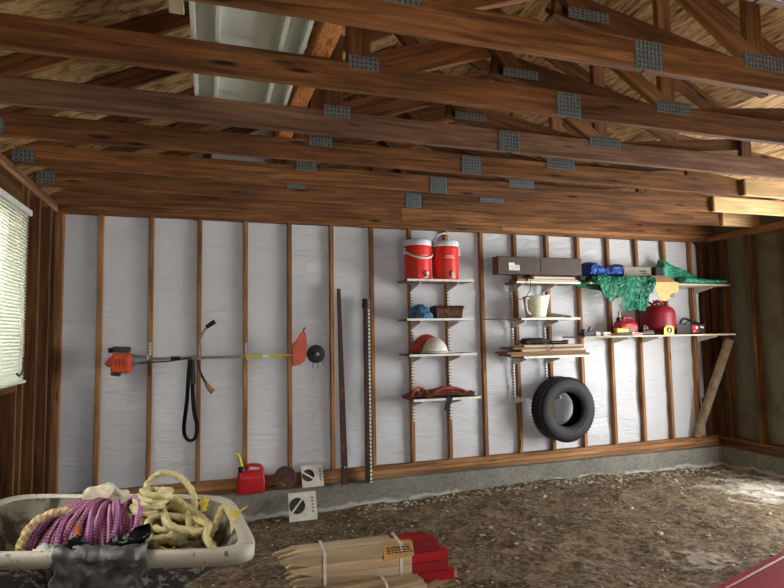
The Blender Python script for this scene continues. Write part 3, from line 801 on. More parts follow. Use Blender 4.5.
# board stack
z = 1.07
for (x0, x1, t, mt, lab, yy) in ((3.80,4.74,.024,'board_brown','lowest brown board of the stack above the tire',-.16), (3.77,4.70,.024,'board_brown','second brown board from below in the stack above the tire',-.155),
                            (3.93,4.715,.022,'board_pale','pale board in the middle of the stack above the tire',-.16), (3.83,4.66,.022,'board_brown','brown board second from the top of the stack above the tire',-.15), (3.955,4.665,.02,'board_pale','topmost pale board of the stack above the tire',-.16)):
    bm = bmesh.new(); box(bm, ((x0+x1)/2,yy,z+t/2), (x1-x0,.27,t), RZ(rnd(-.01,.01)), .003); tag(mesh_obj('stacked_board', bm, mt), lab, 'board', None); z += t+.0006
ZS = z
c = empty('umbrella', (4.15, -.22, ZS), 'folded black umbrella lying on the board stack', 'umbrella')
def umb(b):
    n, m = 24, 10; R = []
    for i in range(n+1):
        s = i/n; r = .034*min(1, .35+5*s)*min(1, .3+3*(1-s)); ring = []
        for k in range(m):
            a = 2*PI*k/m; p = Vector((3.95+.35*s, -.22+1.6*r*math.cos(a), ZS+.034+r*math.sin(a)+.006*math.sin(PI*s)))
            p += noise.noise_vector(p*25)*.006; p.z = max(p.z, ZS+.001); ring.append(b.verts.new(p))
        R.append(ring)
    for i in range(n):
        for k in range(m): b.faces.new((R[i][k], R[i][(k+1)%m], R[i+1][(k+1)%m], R[i+1][k])).smooth = True
    b.faces.new(R[0][::-1]); b.faces.new(R[-1])
one('folded_canopy', 'tool_dark', c, umb, True)
one('shaft', 'tool_metal', c, lambda b: tube(b, [(3.88,-.22,ZS+.03),(3.96,-.22,ZS+.03)], .005, 8), True)
one('wrist_cord', 'black_web', c, lambda b: tube(b, spline([(4.27,-.29,ZS+.03),(4.28,-.32,ZS),(4.25,-.318,ZS-.05),(4.2,-.318,ZS-.06)], 6), .004, 6), True)
c = empty('flashlight', (4.42, -.22, ZS), 'black flashlight lying right of the folded umbrella', 'flashlight')
one('barrel', 'black_plastic', c, lambda b: tube(b, [(4.32,-.22,ZS+.022),(4.46,-.215,ZS+.019)], .018, 12), True)
one('head', 'black_plastic', c, lambda b: tube(b, [(4.46,-.215,ZS+.02),(4.49,-.214,ZS+.024),(4.53,-.212,ZS+.022)], [.018,.023,.02], 12), True)
# tire
c = empty('tire', (4.5, -.12, .164), 'black car tire hanging on the wall brackets', 'tire')
def tire(b):
    P = [(.185,-.085),(.2,-.1),(.25,-.112),(.3,-.108),(.325,-.095),(.335,-.075)]
    prof = P + [(.337,-.04),(.330,-.038),(.330,-.03),(.338,-.028),(.338,.0)] ; prof = prof + [(r,-z) for r, z in prof[:-1]][::-1]
    prof += [(.178,.075),(.19,.06),(.225,.085),(.29,.085),(.31,.06),(.315,0),(.31,-.06),(.29,-.085),(.225,-.085),(.19,-.06),(.178,-.075)]
    ring_lathe(b, prof, Matrix.Translation((4.497,-.135,.497)) @ Matrix.Rotation(PI/2, 4, 'X'), 64)
one('carcass', 'rubber', c, tire, True)
def tread(b):
    for k in range(60):
        a = 2*PI*k/60
        for zz in (-.072,.072):
            box(b, (4.497+.337*math.cos(a), -.135+zz, .497+.337*math.sin(a)), (.008,.03,.02), RY(-a), .001)
one('tread_blocks', 'rubber', c, tread)
def mark(b):
    for k in range(16):
        a = -PI/2+.55+ (k-8)*.075
        if k % 5 == 4: continue
        box(b, (4.497+.245*math.cos(a), -.2475, .497+.245*math.sin(a)), (.022,.002,.009), RY(-a))
    for k in range(5):
        a = PI*.55-(k)*.06; box(b, (4.497+.25*math.cos(a), -.2475, .497+.25*math.sin(a)), (.02,.002,.01), RY(-a))
one('sidewall_lettering', 'sidewall_mark', c, mark)

# ------------------------------------------------------------------ right long shelves
def cloth(name, mat, parent, fn, nx, ny, amp, freq, thick=.004, seed=0):
    bm = bmesh.new(); vs = []
    for j in range(ny+1):
        row = []
        for i in range(nx+1):
            p = Vector(fn(i/nx, j/ny)); q = p*freq+Vector((seed,)*3)
            row.append(bm.verts.new(p + noise.noise_vector(q)*amp + noise.noise_vector(q*2.7)*amp*.45 + noise.noise_vector(q*6)*amp*.22))
        vs.append(row)
    for j in range(ny):
        for i in range(nx): bm.faces.new((vs[j][i], vs[j][i+1], vs[j+1][i+1], vs[j+1][i])).smooth = True
    bmesh.ops.solidify(bm, geom=bm.faces[:], thickness=thick)
    return mesh_obj(name, bm, mat, parent, smooth='all')
def lump(name, mat, parent, x0, x1, yc, yr, z0, hfun, amp, freq, n=40, m=20, seed=0):
    bm = bmesh.new(); R = []
    for i in range(n+1):
        s = i/n; x = x0+(x1-x0)*s; h = hfun(s); e = max(.12, min(1, 8*s, 8*(1-s)))
        ring = []
        for k in range(m):
            a = 2*PI*k/m; ca, sa = math.cos(a), math.sin(a)
            p = Vector((x, yc+yr*e*math.copysign(abs(ca)**.7, ca), z0+h*e*.5*(1+math.copysign(abs(sa)**.7, sa))))
            q = p*freq+Vector((seed,)*3)
            p += noise.noise_vector(q)*amp + noise.noise_vector(q*2.5)*amp*.5 + noise.noise_vector(q*5.5)*amp*.25
            p.z = max(p.z, z0+.001); ring.append(bm.verts.new(p))
        R.append(ring)
    for i in range(n):
        for k in range(m): bm.faces.new((R[i][k], R[i][(k+1)%m], R[i+1][(k+1)%m], R[i+1][k])).smooth = True
    bm.faces.new(R[0][::-1]); bm.faces.new(R[-1])
    return mesh_obj(name, bm, mat, parent, smooth=True)
ZU = 1.845
c = empty('green_tarp', (5.15, -.15, ZU), 'green plastic tarp draped over the long shelf and hanging down', 'tarp')
lump('folded_top', 'tarp_green', c, 4.80, 5.62, -.17, .13, ZU, lambda s: .07+.02*math.sin(6*s), .02, 9, seed=3)
# hanging part: outline in (x, z) from the photo
def hang(s, t):
    x = 4.80+.82*s
    low = (1.70, 1.67, 1.62, 1.67, 1.68, 1.60, 1.53, 1.52, 1.54, 1.53, 1.71, 1.74)
    k = s*(len(low)-1); i = min(int(k), len(low)-2); zb = low[i]+(low[i+1]-low[i])*(k-i)
    zt = 1.905
    x += (t*(5.25-x)*.3 if s < .8 else 0)
    return (x, -.315-.02*math.sin(s*14+t*3)-.03*math.sin(PI*min(1, t*1.3))*(.4+.6*abs(math.sin(s*5))), zt+(zb-zt)*t)
cloth('hanging_fold', 'tarp_green', c, hang, 60, 36, .02, 8, .004, 5)
cloth('side_fold', 'tarp_green', c, lambda s, t: (4.64+.34*s, -.2-.1*t*s, 1.90-.06*t*(1-s)-.03*(1-s)-.16*t*s), 20, 10, .008, 12, .004, 9)
lump('tarp', 'tarp_blue', None, 4.78, 5.34, -.14, .11, 1.925, lambda s: .125+.025*math.sin(9*s), .028, 10, seed=8)
tag(bpy.data.objects['tarp'], 'bunched blue tarp on top of the green one', 'tarp')
c = empty('tarp', (6.3, -.15, ZU), 'spread green tarp on the shelf by the right wall', 'tarp')
lump('folds', 'tarp_green', c, 6.02, 6.82, -.16, .13, ZU, lambda s: .085-.03*s, .014, 9, seed=13)
lump('raised_fold', 'tarp_green', c, 5.86, 6.5, -.09, .06, ZU+.02, lambda s: .24*(1-s)+.07, .014, 9, seed=17)
bm = bmesh.new(); box(bm, (5.53,-.1,1.945), (.4,.15,.19), RZ(.05), .006)
cb = mesh_obj('cardboard_box', bm, 'box_grey'); tag(cb, 'grey cardboard box behind the tarps', 'box')
one('print', 'ink_black', cb, lambda b: (box(b, (5.6,-.182,1.99), (.1,.002,.012)), box(b, (5.62,-.182,1.965), (.06,.002,.008))))
bm = bmesh.new(); box(bm, (5.855,-.1,1.95), (.13,.12,.2), RZ(.1), .01); tag(mesh_obj('dark_case', bm, 'black_plastic'), 'small black case between the cardboard and the green tarp', 'case')
c = empty('torn_cardboard', (5.78, -.25, ZU), 'torn tan cardboard box with a flap hanging below the shelf', 'box')
def kr(b):
    prism(b, [(5.600,-.325,1.848),(5.930,-.325,1.848),(5.920,-.31,1.875),(5.830,-.27,1.925),(5.730,-.26,1.94),(5.630,-.27,1.93),(5.595,-.31,1.885)], (0,.14,0))
    bmesh.ops.triangulate(b, faces=b.faces[:]); bmesh.ops.subdivide_edges(b, edges=b.edges[:], cuts=2, use_grid_fill=True); jitter(b, .008, 20)
    for v in b.verts: v.co.z = max(v.co.z, 1.846)
one('crumpled_top', 'kraft', c, kr, True)
fp = one('hanging_flap', 'card', c, lambda b: prism(b, [(5.595,-.325,1.855),(5.950,-.325,1.855),(5.940,-.333,1.77),(5.915,-.335,1.735),(5.880,-.336,1.74),(5.870,-.337,1.70),(5.830,-.338,1.715),(5.820,-.34,1.655),(5.790,-.34,1.672),(5.760,-.34,1.64),(5.680,-.342,1.645),(5.640,-.34,1.69)], (0,-.005,0)))
one('printed_mark', 'ink_black', fp, lambda b: ([tube(b, [(5.85+.018*math.cos(a0+k*.25), -.348, 1.705+.022*math.sin(a0+k*.25)) for k in range(6)], .004, 5) for a0 in (0.3, 2.4, 4.5)], box(b, (5.815,-.346,1.695), (.014,.002,.016))))
ZL = 1.265
# red tank
c = empty('gas_cylinder', (5.77, -.188, ZL), 'round red steel gas cylinder on the right shelf', 'cylinder')
def tank(b):
    prof = [(.0,.03),(.13,.03),(.17,.05),(.187,.08),(.19,.1),(.19,.235),(.185,.27),(.165,.305),(.12,.335),(.06,.348),(.0,.35)]
    lathe(b, [(r*.98, z*.98) for r, z in prof], Matrix.Translation((5.765,-.188,ZL)), 48, close=False)
one('shell', 'drum_red', c, tank, True)
one('foot_ring', 'drum_red', c, lambda b: lathe(b, [(.13,0),(.14,0),(.14,.04),(.13,.04)], Matrix.Translation((5.765,-.188,ZL)), 32, close=False), True)
one('collar', 'drum_red', c, lambda b: [tube(b, [(5.765+.1*math.cos(a0+k*.15), -.188+.1*math.sin(a0+k*.15), ZL+.33+.045*math.sin(PI*k/8)) for k in range(9)], .014, 8) for a0 in (-2.9, -1.2, 1.2)], True)
one('valve', 'tool_metal', c, lambda b: (tube(b, [(5.765,-.188,ZL+.33),(5.765,-.188,ZL+.4)], .018, 10), box(b, (5.75,-.188,ZL+.385), (.07,.02,.02))), True)
# gas can on shelf
def gascan(name, x, y, z, w, d, h, rz, label, mat, spout=True):
    c = empty(name, (x, y, z), label, 'gas can', None, rz); M = WM[c.name]
    def body(b):
        g = bmesh.ops.create_cube(b, size=1); bmesh.ops.transform(b, matrix=Matrix.Translation((0,0,h*.4)) @ Matrix.Diagonal((w,d,h*.8,1)), verts=b.verts[:])
        bmesh.ops.subdivide_edges(b, edges=b.edges[:], cuts=4, use_grid_fill=True)
        for v in b.verts:
            k = max(0, v.co.z/(h*.8)-.7)/.3
            v.co.x *= 1-.14*k*k; v.co.y *= 1-.3*k*k
        es = [e for e in b.edges if len(e.link_faces) == 2 and e.calc_face_angle(0) > .6]
        bmesh.ops.bevel(b, geom=es, offset=.014, segments=3, affect='EDGES', profile=.5)
    one('body', mat, c, body, True, M=M)
    one('handle', mat, c, lambda b: tube(b, spline([(-.12*w,0,h*.78),(-.1*w,0,h*.97),(.02*w,0,h*1.0),(.25*w,0,h*.98),(.4*w,0,h*.9),(.43*w,0,h*.72)], 6), .017*w/.24, 10), True, M=M)
    one('panel_rib', mat, c, lambda b: [box(b, (sx*w*.0, -d/2-.001, h*(.2+.16*k)), (w*.62,.006,.008), None, .002) for k in range(3) for sx in (1,)], M=M)
    cp = one('cap', 'black_plastic', c, lambda b: lathe(b, [(.032*w/.24,0),(.032*w/.24,.035),(.02*w/.24,.045)], Matrix.Translation((-.33*w,0,h*.8)) @ Matrix.Rotation(-.15, 4, 'Y'), 20), True, M=M)
    if spout: one('spout', 'spout_yellow', c, lambda b: tube(b, spline([(-.34*w,0,h*.92),(-.37*w,0,h*1.1),(-.45*w,0,h*1.36),(-.52*w,0,h*1.42),(-.62*w,0,h*1.46)], 5), [.017]*4+[.015]*6+[.012]*6+[.01]*5, 10), True, M=M)
    return c
gascan('gas_can', 5.345, -.15, ZL, .225, .16, .2, -.1, 'red gas can on the shelf beneath the hanging green tarp', 'can_red', False)
one('spout', 'spout_yellow', bpy.data.objects['gas_can'], lambda b: tube(b, [(5.27,-.15,ZL+.18),(5.268,-.15,ZL+.27)], [.016,.01], 10), True)
gascan('gas_can', 1.265, -.052, -.075, .235, .12, .24, .03, 'red gas can with yellow spout on the concrete ledge', 'can_red', True)
# charger
c = empty('battery_charger', (6.2, -.18, ZL), 'black battery charger with a red face plate at the right end of the shelf', 'charger')
one('housing', 'black_plastic', c, lambda b: (box(b, (6.08,-.17,ZL+.06), (.22,.16,.12), None, .006), box(b, (6.28,-.19,ZL+.058), (.2,.14,.115), None, .01)))
one('face_plate', 'tool_red', c, lambda b: box(b, (6.225,-.262,ZL+.06), (.085,.006,.085), None, .002))
one('gauge', 'label_white', c, lambda b: (box(b, (6.245,-.267,ZL+.075), (.03,.003,.03)), box(b, (6.325,-.262,ZL+.08), (.05,.004,.02), RY(.2)), box(b, (6.21,-.267,ZL+.035), (.02,.003,.012))))
one('carry_handle', 'black_plastic', c, lambda b: tube(b, spline([(6.1,-.17,ZL+.12),(6.14,-.18,ZL+.18),(6.22,-.19,ZL+.165),(6.34,-.19,ZL+.115)], 6), .014, 8), True)
one('cable', 'black_web', c, lambda b: tube(b, spline([(6.12,-.2,ZL+.12),(6.2,-.22,ZL+.15),(6.3,-.2,ZL+.14),(6.35,-.22,ZL+.12),(6.25,-.24,ZL+.12)], 6), .008, 6), True)
# small things along the front of the lower shelf
c = empty('bench_vise', (4.76, -.25, ZL), 'small dark clamp at the left end of the lower right shelf', 'clamp')
one('clamp_body', 'tool_dark', c, lambda b: (box(b, (4.76,-.24,ZL+.024), (.13,.08,.048), None, .004), box(b, (4.72,-.24,ZL+.06), (.03,.05,.03), None, .004), box(b, (4.79,-.24,ZL+.065), (.022,.03,.07), RY(.5), .004)))
one('screw', 'tool_metal', c, lambda b: tube(b, [(4.69,-.25,ZL+.04),(4.83,-.25,ZL+.04)], .007, 8), True)
bm = bmesh.new(); box(bm, (4.87,-.26,ZL+.021), (.06,.05,.042), None, .003); tag(mesh_obj('small_box', bm, 'label_white'), 'small white carton beside the dark clamp', 'carton')
bm = bmesh.new(); box(bm, (4.97,-.27,ZL+.02), (.1,.06,.04), RZ(.1), .004); o = mesh_obj('small_box', bm, 'pitcher_cream'); tag(o, 'flat cream carton on the lower right shelf', 'carton')
one('print', 'tool_dark', o, lambda b: box(b, (4.99,-.3035,ZL+.015), (.04,.002,.014), RZ(.1)))
bm = bmesh.new(); box(bm, (5.075,-.26,ZL+.013), (.08,.04,.026), None, .003); tag(mesh_obj('wood_block', bm, 'board_brown'), 'small tan block between the cartons and the yellow pack', 'block')
bm = bmesh.new(); box(bm, (5.18,-.28,ZL+.042), (.16,.05,.08), RZ(-.05), .012); o = mesh_obj('tape_pack', bm, 'label_yellow'); tag(o, 'yellow and black packet leaning before the shelf gas can', 'packet')
one('band', 'tool_dark', o, lambda b: box(b, (5.185,-.308,ZL+.02), (.15,.006,.03), RZ(-.05), .002))
bm = bmesh.new(); box(bm, (5.37,-.285,ZL+.016), (.14,.04,.03), RY(.08), .003); o = mesh_obj('small_box', bm, 'label_white'); tag(o, 'flat white and red carton before the shelf gas can', 'carton')
one('print', 'tool_red', o, lambda b: box(b, (5.37,-.306,ZL+.016), (.09,.002,.014), RY(.08)))
c = empty('hand_tool', (5.5, -.27, ZL), 'dark hand drill with bright metal parts left of the red cylinder', 'drill')
one('tool_body', 'tool_dark', c, lambda b: (tube(b, [(5.46,-.265,ZL+.035),(5.56,-.265,ZL+.035)], .034, 12), box(b, (5.5,-.265,ZL+.08), (.06,.04,.06), RY(.2), .008)), True)
one('chuck', 'tool_metal', c, lambda b: (tube(b, [(5.43,-.29,ZL+.02),(5.6,-.295,ZL+.02)], .012, 10), tube(b, [(5.50,-.3,ZL+.04),(5.59,-.3,ZL+.045)], .008, 8)), True)
one('red_button', 'tool_red', c, lambda b: box(b, (5.515,-.295,ZL+.08), (.02,.01,.02), None, .003))
bm = bmesh.new(); prism(bm, [(5.66,-.385,ZL+.002),(5.80,-.385,ZL+.002),(5.80,-.38,ZL+.085),(5.765,-.379,ZL+.1),(5.70,-.379,ZL+.1),(5.665,-.38,ZL+.07)], (0,.012,0)); o = mesh_obj('tape_measure', bm, 'label_yellow'); tag(o, 'yellow tape measure in front of the red cylinder', 'tape measure')
one('dial', 'tool_dark', o, lambda b: ring_lathe(b, [(.02,0),(.032,0),(.032,.008),(.02,.008)], Matrix.Translation((5.735,-.384,ZL+.05)) @ Matrix.Rotation(PI/2+.1, 4, 'X'), 20), True)
# cardboard tube in the corner
bm = bmesh.new(); tube(bm, [(6.42,-.004,.052), (6.69,-.30,1.2)], .05, 20)
o = mesh_obj('cardboard_tube', bm, 'tube_card', smooth=True); tag(o, 'tan cardboard tube leaning in the right corner', 'tube')
one('dark_core', 'gap_dark', o, lambda b: tube(b, [(6.69,-.3,1.1995), (6.6904,-.3003,1.2015)], .04, 16))

# ------------------------------------------------------------------ string trimmer
YT = -.17
c = empty('string_trimmer', (1.0, YT, .85), 'orange and grey string trimmer hanging across the studs', 'trimmer')
P = lambda u, v, y=YT: at(u, v, y)
def pipe(name, mat, pts, r, n=10, par=c): return one(name, mat, par, lambda b: tube(b, pts, r, n), True)
pipe('shaft', 'alu', [P(133,359.5), P(309,355)], .0125)
pipe('shaft_label', 'label_yellow', [P(241,356.6), P(288,355.5)], .0135)
pipe('warning_label', 'label_white', [P(262,356.1), P(269,355.9)], .0138)
def eng(b):
    m = P(121,360)
    box(b, m+Vector((.01,0,-.025)), (.15,.17,.16), RY(.06), .02)
    box(b, m+Vector((-.07,0,-.01)), (.06,.13,.09), RY(.75), .015)
e = one('engine_cover', 'trim_orange', c, eng)
one('air_filter', 'tool_dark', c, lambda b: box(b, P(119,352)+Vector((.02,0,.02)), (.13,.13,.05), RY(.05), .014))
one('muffler', 'black_plastic', c, lambda b: tube(b, [P(108.5,350.5), P(117,350)], .022, 12), True)
one('stand_foot', 'black_plastic', c, lambda b: box(b, P(116,374), (.07,.1,.03), RY(.2), .008))
one('clutch_housing', 'engine_grey', c, lambda b: tube(b, [P(127,360), P(135,360), P(143,359), P(147,359)], [.06,.045,.028,.018], 14), True)
one('cover_rib', 'tool_dark', e, lambda b: [box(b, P(117+4*k,362)+Vector((0,-.088,0)), (.006,.004,.06)) for k in range(3)])
pipe('throttle_cable', 'black_web', spline([P(134,364), P(150,362.5,YT-.02), P(170,361,YT-.02), P(190,358,YT-.02)], 6), .006, 6)
pipe('grip_clamp', 'black_plastic', [P(171,358.5), P(180,358.2)], .017)
one('handle_clamp', 'engine_grey', c, lambda b: box(b, P(197,357.5), (.05,.05,.045), None, .008))
hb = pipe('handlebar', 'alu', spline([P(198.5,358), P(198.5,348,YT-.03), P(201,336,YT-.06), P(206,328,YT-.08), P(213,323,YT-.09)], 6) , .0105)
pipe('handle_grip', 'black_plastic', [P(206.5,327,YT-.08), P(211,324,YT-.09), P(215,321.5,YT-.09)], [.019,.02,.021], 12)
pipe('handlebar', 'black_plastic', spline([P(198.5,358), P(199,368,YT-.03), P(203,378,YT-.06), P(208,386,YT-.08)], 6), .011)
pipe('throttle_grip', 'hair_tan', [P(206,383,YT-.08), P(209,388,YT-.09), P(213,392,YT-.09)], [.017,.022,.026], 12)
def strap(b):
    for pts in ([P(190,359), P(188.5,375,YT-.02), P(187,400,YT-.02), P(184,425,YT-.02), P(185,436,YT-.02), P(190,440.5,YT-.02), P(195.5,437,YT-.02), P(197,425,YT-.02), P(194,410,YT-.02), P(192.5,385,YT-.02), P(193,360)],):
        pp = spline(pts, 6); w = .021
        vv = []
        for i, p in enumerate(pp):
            t = (pp[min(i+1, len(pp)-1)]-pp[max(i-1, 0)]).normalized(); nrm = Vector((-t.z, -.8, t.x)).normalized()
            vv.append((b.verts.new(p-nrm*w), b.verts.new(p+nrm*w)))
        for i in range(len(pp)-1): b.faces.new((vv[i][0], vv[i][1], vv[i+1][1], vv[i+1][0])).smooth = True
    bmesh.ops.solidify(b, geom=b.faces[:], thickness=.005)
one('shoulder_strap', 'black_web', c, strap)
pipe('strap_buckle', 'black_plastic', [P(193,360), P(193.5,384,YT-.025)], .016, 8)
def guard(b):
    pts = [(293,366), (292.5,350), (295,342), (299,335), (304,329.5), (306,334), (307,343), (307,352), (305,361), (300,365)]
    prism(b, [P(u,v,YT-.05) for u, v in pts], (0,.012,0)); 
    prism(b, [P(u,v,YT-.05) for u, v in ((293,366),(292.5,350),(295,342),(296,342),(294.5,350),(295,366))], (0,.09,0))
one('debris_guard', 'trim_orange', c, guard)
pipe('guard_tip', 'black_plastic', [P(303,331,YT-.045), P(305,327.5,YT-.045)], .008, 8)
Mh = Matrix.Translation(P(316,354,YT-.03)) @ Matrix.Rotation(PI/2, 4, 'X')
one('cutter_head', 'rubber', c, lambda b: lathe(b, [(.068,-.03),(.082,-.02),(.084,.0),(.078,.018),(.05,.024)], Mh, 36), True)
one('head_hub', 'engine_grey', c, lambda b: lathe(b, [(.022,.024),(.02,.04),(.012,.045)], Mh, 16), True)
pipe('gearbox', 'engine_grey', [P(307,355), P(316,354.5,YT-.03)], [.016,.024], 10)
one('mounting_pin', 'engine_grey', c, lambda b: [tube(b, [P(u,358,YT-.02), P(u,v,YT-.02)], .004, 6) for u, v in ((313,368),(318,369),(323,366))], True)
for u, x in ((150,'left wall hook holding up the trimmer near its engine'), (246,'right wall hook holding up the middle of the trimmer shaft')):
    h = empty('wall_hook', at(u,357,0), x, 'hook', 'trimmer hooks')
    q = at(u,350,0); z1 = at(u,357,YT).z
    one('hook_plate', 'bracket_white', h, lambda b: box(b, (q.x, -.004, q.z+.01), (.022,.008,.11), None, .002))
    one('hook_arm', 'bracket_white', h, lambda b: tube(b, spline([(q.x,-.004,z1+.0),(q.x,-.1,z1-.02),(q.x,YT-.005,z1-.021),(q.x,YT-.03,z1+.02)], 6), .006, 8), True)
    one('screw', 'tool_dark', h, lambda b: [box(b, (q.x,-.009,q.z+dz), (.008,.004,.008)) for dz in (-.02,.01,.04)])

# ------------------------------------------------------------------ things along the foot of the wall
# angle iron
bm = bmesh.new()
for k in range(1): 
    a0, a1 = Vector((2.085,-.05,1.765)), Vector((2.112,-.115,-.0745))
    prism(bm, [a1+Vector((-.033,0,0)), a1+Vector((.033,0,0)), a1+Vector((.033,-.006,0)), a1+Vector((-.027,-.006,0)), a1+Vector((-.027,-.04,0)), a1+Vector((-.033,-.04,0))], a0-a1)
    for v in bm.verts:
        if v.co.z > .8: v.co.x = a0.x + (v.co.x-a0.x)*.55
o = mesh_obj('angle_iron', bm, 'rust'); tag(o, 'dark rusty angle iron leaning on the wall beside the punched post', 'angle iron')
one('bolt', 'label_white', o, lambda b: box(b, (2.115,-.12,.085), (.012,.006,.012)))
c = empty('steel_post', (2.36,-.1,-.075), 'rusty steel post with a row of punched holes leaning on the wall', 'post')
a0, a1 = Vector((2.365,-.05,1.665)), Vector((2.352,-.1,-.0745))
def post(b):
    prism(b, [a1+Vector((-.033,-.03,0)), a1+Vector((-.0,-.034,0)), a1+Vector((.0,.02,0)), a1+Vector((-.033,.02,0))], a0-a1)
one('channel', 'rust', c, post)
bm = bmesh.new(); prism(bm, [a1+Vector((.001,-.036,0)), a1+Vector((.02,-.036,0)), a1+Vector((.02,.02,0)), a1+Vector((.001,.02,0))], a0-a1); mesh_obj('punched_face', bm, 'punched_steel', c)
one('collar', 'tool_dark', c, lambda b: tube(b, [a0+Vector((-.012,-.01,-.09)), a0+Vector((-.01,-.01,.0))], [.04,.036], 14), True)
# saw blade
c = empty('saw_blade', (1.565,-.06,-.075), 'rusty brown toothed disc leaning on the wall between the gas can and a vent', 'saw blade')
Mb = Matrix.Translation((1.568,-.062,.028)) @ Matrix.Rotation(PI/2-.22, 4, 'X')
def blade(b):
    n = 36; R = []
    for z in (-.012, .012):
        R.append([b.verts.new(Mb @ Vector(((.098 if k % 2 else .105)*math.cos(2*PI*k/(2*n)), (.098 if k % 2 else .105)*math.sin(2*PI*k/(2*n)), z))) for k in range(2*n)])
    b.faces.new(R[0][::-1]); b.faces.new(R[1])
    for k in range(2*n): b.faces.new((R[0][k], R[0][(k+1)%(2*n)], R[1][(k+1)%(2*n)], R[1][k]))
one('disc', 'rust', c, blade)
one('hub', 'rust', c, lambda b: (lathe(b, [(.04,.012),(.036,.018)], Mb, 24), lathe(b, [(.082,.0125),(.078,.0155),(.074,.0125)], Mb, 32, close=False)), True)
one('arbor_hole', 'gap_dark', c, lambda b: lathe(b, [(.01,.0185),(.01,.019)], Mb, 12))
one('chalk_mark', 'label_white', c, lambda b: box(b, Mb @ Vector((-.02,-.055,.0135)), (.04,.012,.002), RX(-.22) @ RY(.5)))
# vents
def vent(M, label, s=.215, bar_a=.8):
    c = empty('foundation_vent', M.translation, label, 'vent', 'square vents')
    n = 32; r = s*.29; cx = -.04*s/.2
    def plate(b):
        o = []; i_ = []
        for z in (0, .022):
            oo = []; ii = []
            for k in range(n):
                a = 2*PI*k/n; ca, sa = math.cos(a), math.sin(a); m = max(abs(ca), abs(sa)); 
                oo.append(b.verts.new(M @ Vector((s/2*ca/m, s/2+s/2*sa/m, z)))); ii.append(b.verts.new(M @ Vector((cx+r*ca, s*.54+r*sa, z))))
            o.append(oo); i_.append(ii)
        for k in range(n):
            j = (k+1)%n
            b.faces.new((o[1][k],o[1][j],i_[1][j],i_[1][k])); b.faces.new((o[0][j],o[0][k],i_[0][k],i_[0][j]))
            b.faces.new((o[0][k],o[0][j],o[1][j],o[1][k])); b.faces.new((i_[0][j],i_[0][k],i_[1][k],i_[1][j]))
    one('plate', 'vent_white', c, plate)
    one('screen', 'wire_mesh', c, lambda b: lathe(b, [(r,.004),(r,.008)], M @ Matrix.Translation((cx,s*.54,0)), 32))
    one('crossbar', 'vent_white', c, lambda b: box(b, (0,0,0), (r*2.1,.016,.008)), M=M @ Matrix.Translation((cx,s*.54,.014)) @ Matrix.Rotation(bar_a, 4, 'Z'))
    def lou(b):
        for k in range(4):
            for q in range(2): box(b, (0,0,0), (.022,.01,.002)); 
    one('embossing', 'label_ink', c, lambda b: [box(b, M @ Vector((s*.34+.03*s*q, s*(.3+.12*k), .0225)), (.012,.012,.001), M.to_3x3()) for k in range(5) for q in (0,1)])
    return c
def vframe(p, right, upv):
    r = Vector(right).normalized(); u = Vector(upv); u = (u-r*u.dot(r)).normalized(); n_ = r.cross(u)
    M = Matrix((r, u, n_)).transposed().to_4x4(); M.translation = Vector(p); return M
vent(vframe((1.818,-.095,-.0745), (1,-.03,0), (-.04,.55,1)), 'square white vent leaning on the wall on top of the concrete ledge', .2, -.6)
gv = gz(1.69,-.27)
vent(vframe((1.70,-.28,gv+.0), (1,-.06,.02), (-.03,.55,1)), 'square white vent standing on the dirt against the concrete', .245, .85)

# ------------------------------------------------------------------ wheelbarrow
ZR = .5
BL, BR, FR, FL = Vector((-.12,-1.80,0)), Vector((1.02,-2.27,0)), Vector((1.10,-3.13,0)), Vector((-.16,-2.70,0))
def quad(s, t): return (BL*(1-s)+BR*s)*(1-t) + (FL*(1-s)+FR*s)*t
gw = gz(.5,-2.6)
wbw = empty('wheelbarrow', (.5,-2.5,gw), 'cement-splashed dark plastic wheelbarrow full of rope', 'wheelbarrow')
def loop(off, z, l=0, r=0, f=0, n=80, e=6.5):
    pts = []
    for k in range(n):
        a = 2*PI*k/n; ca, sa = math.cos(a), math.sin(a)
        x = math.copysign(abs(ca)**(2/e), ca); y = math.copysign(abs(sa)**(2/e), sa)
        s = .5+x*.5*(1+off/.56); t = .5-y*.5*(1+off/.46)
        s = l + s*(1-l-r); t = f + t*(1-2*f)
        p = quad(s, t); pts.append(Vector((p.x, p.y, z)))
    return pts
def loft(b, loops, mis, cap_last=True):
    R = [[b.verts.new(p) for p in L] for L in loops]; n = len(R[0])
    for i in range(len(R)-1):
        for k in range(n):
            f = b.faces.new((R[i][k], R[i][(k+1)%n], R[i+1][(k+1)%n], R[i+1][k])); f.material_index = mis; f.smooth = True
    if cap_last: b.faces.new(R[-1]).material_index = mis
bm = bmesh.new()
loft(bm, [loop(-.035, ZR-.045), loop(-.06, ZR-.1, .02,.05,.02), loop(-.09, .25, .07,.2,.08), loop(-.1, .2, .09,.27,.1)], 0)
mesh_obj('tray_shell', bm, 'tray_plastic', wbw, smooth='all')
bm = bmesh.new()
loft(bm, [loop(-.05, ZR-.012), loop(-.068, ZR-.1, .025,.055,.025), loop(-.1, .26, .08,.21,.09), loop(-.115, .212, .1,.285,.11)], 0)
mesh_obj('tray_lining', bm, 'tray_inside', wbw, smooth='all')
bm = bmesh.new()
L = [loop(-.055, ZR-.01), loop(-.04, ZR), loop(-.008, ZR), loop(0, ZR-.012), loop(-.002, ZR-.055), loop(-.035, ZR-.05)]
loft(bm, L, 0, False)
mesh_obj('tray_rim', bm, 'tray_rim', wbw, smooth='all')
ax = (quad(1,.5)-quad(0,.5)).normalized(); sd = Vector((-ax.y, ax.x, 0))
wc = quad(.93,.5) + Vector((0,0,gz(quad(.93,.5).x, quad(.93,.5).y)+.2))
Mw = Matrix((ax, Vector((0,0,1)), sd)).transposed().to_4x4(); Mw.translation = wc
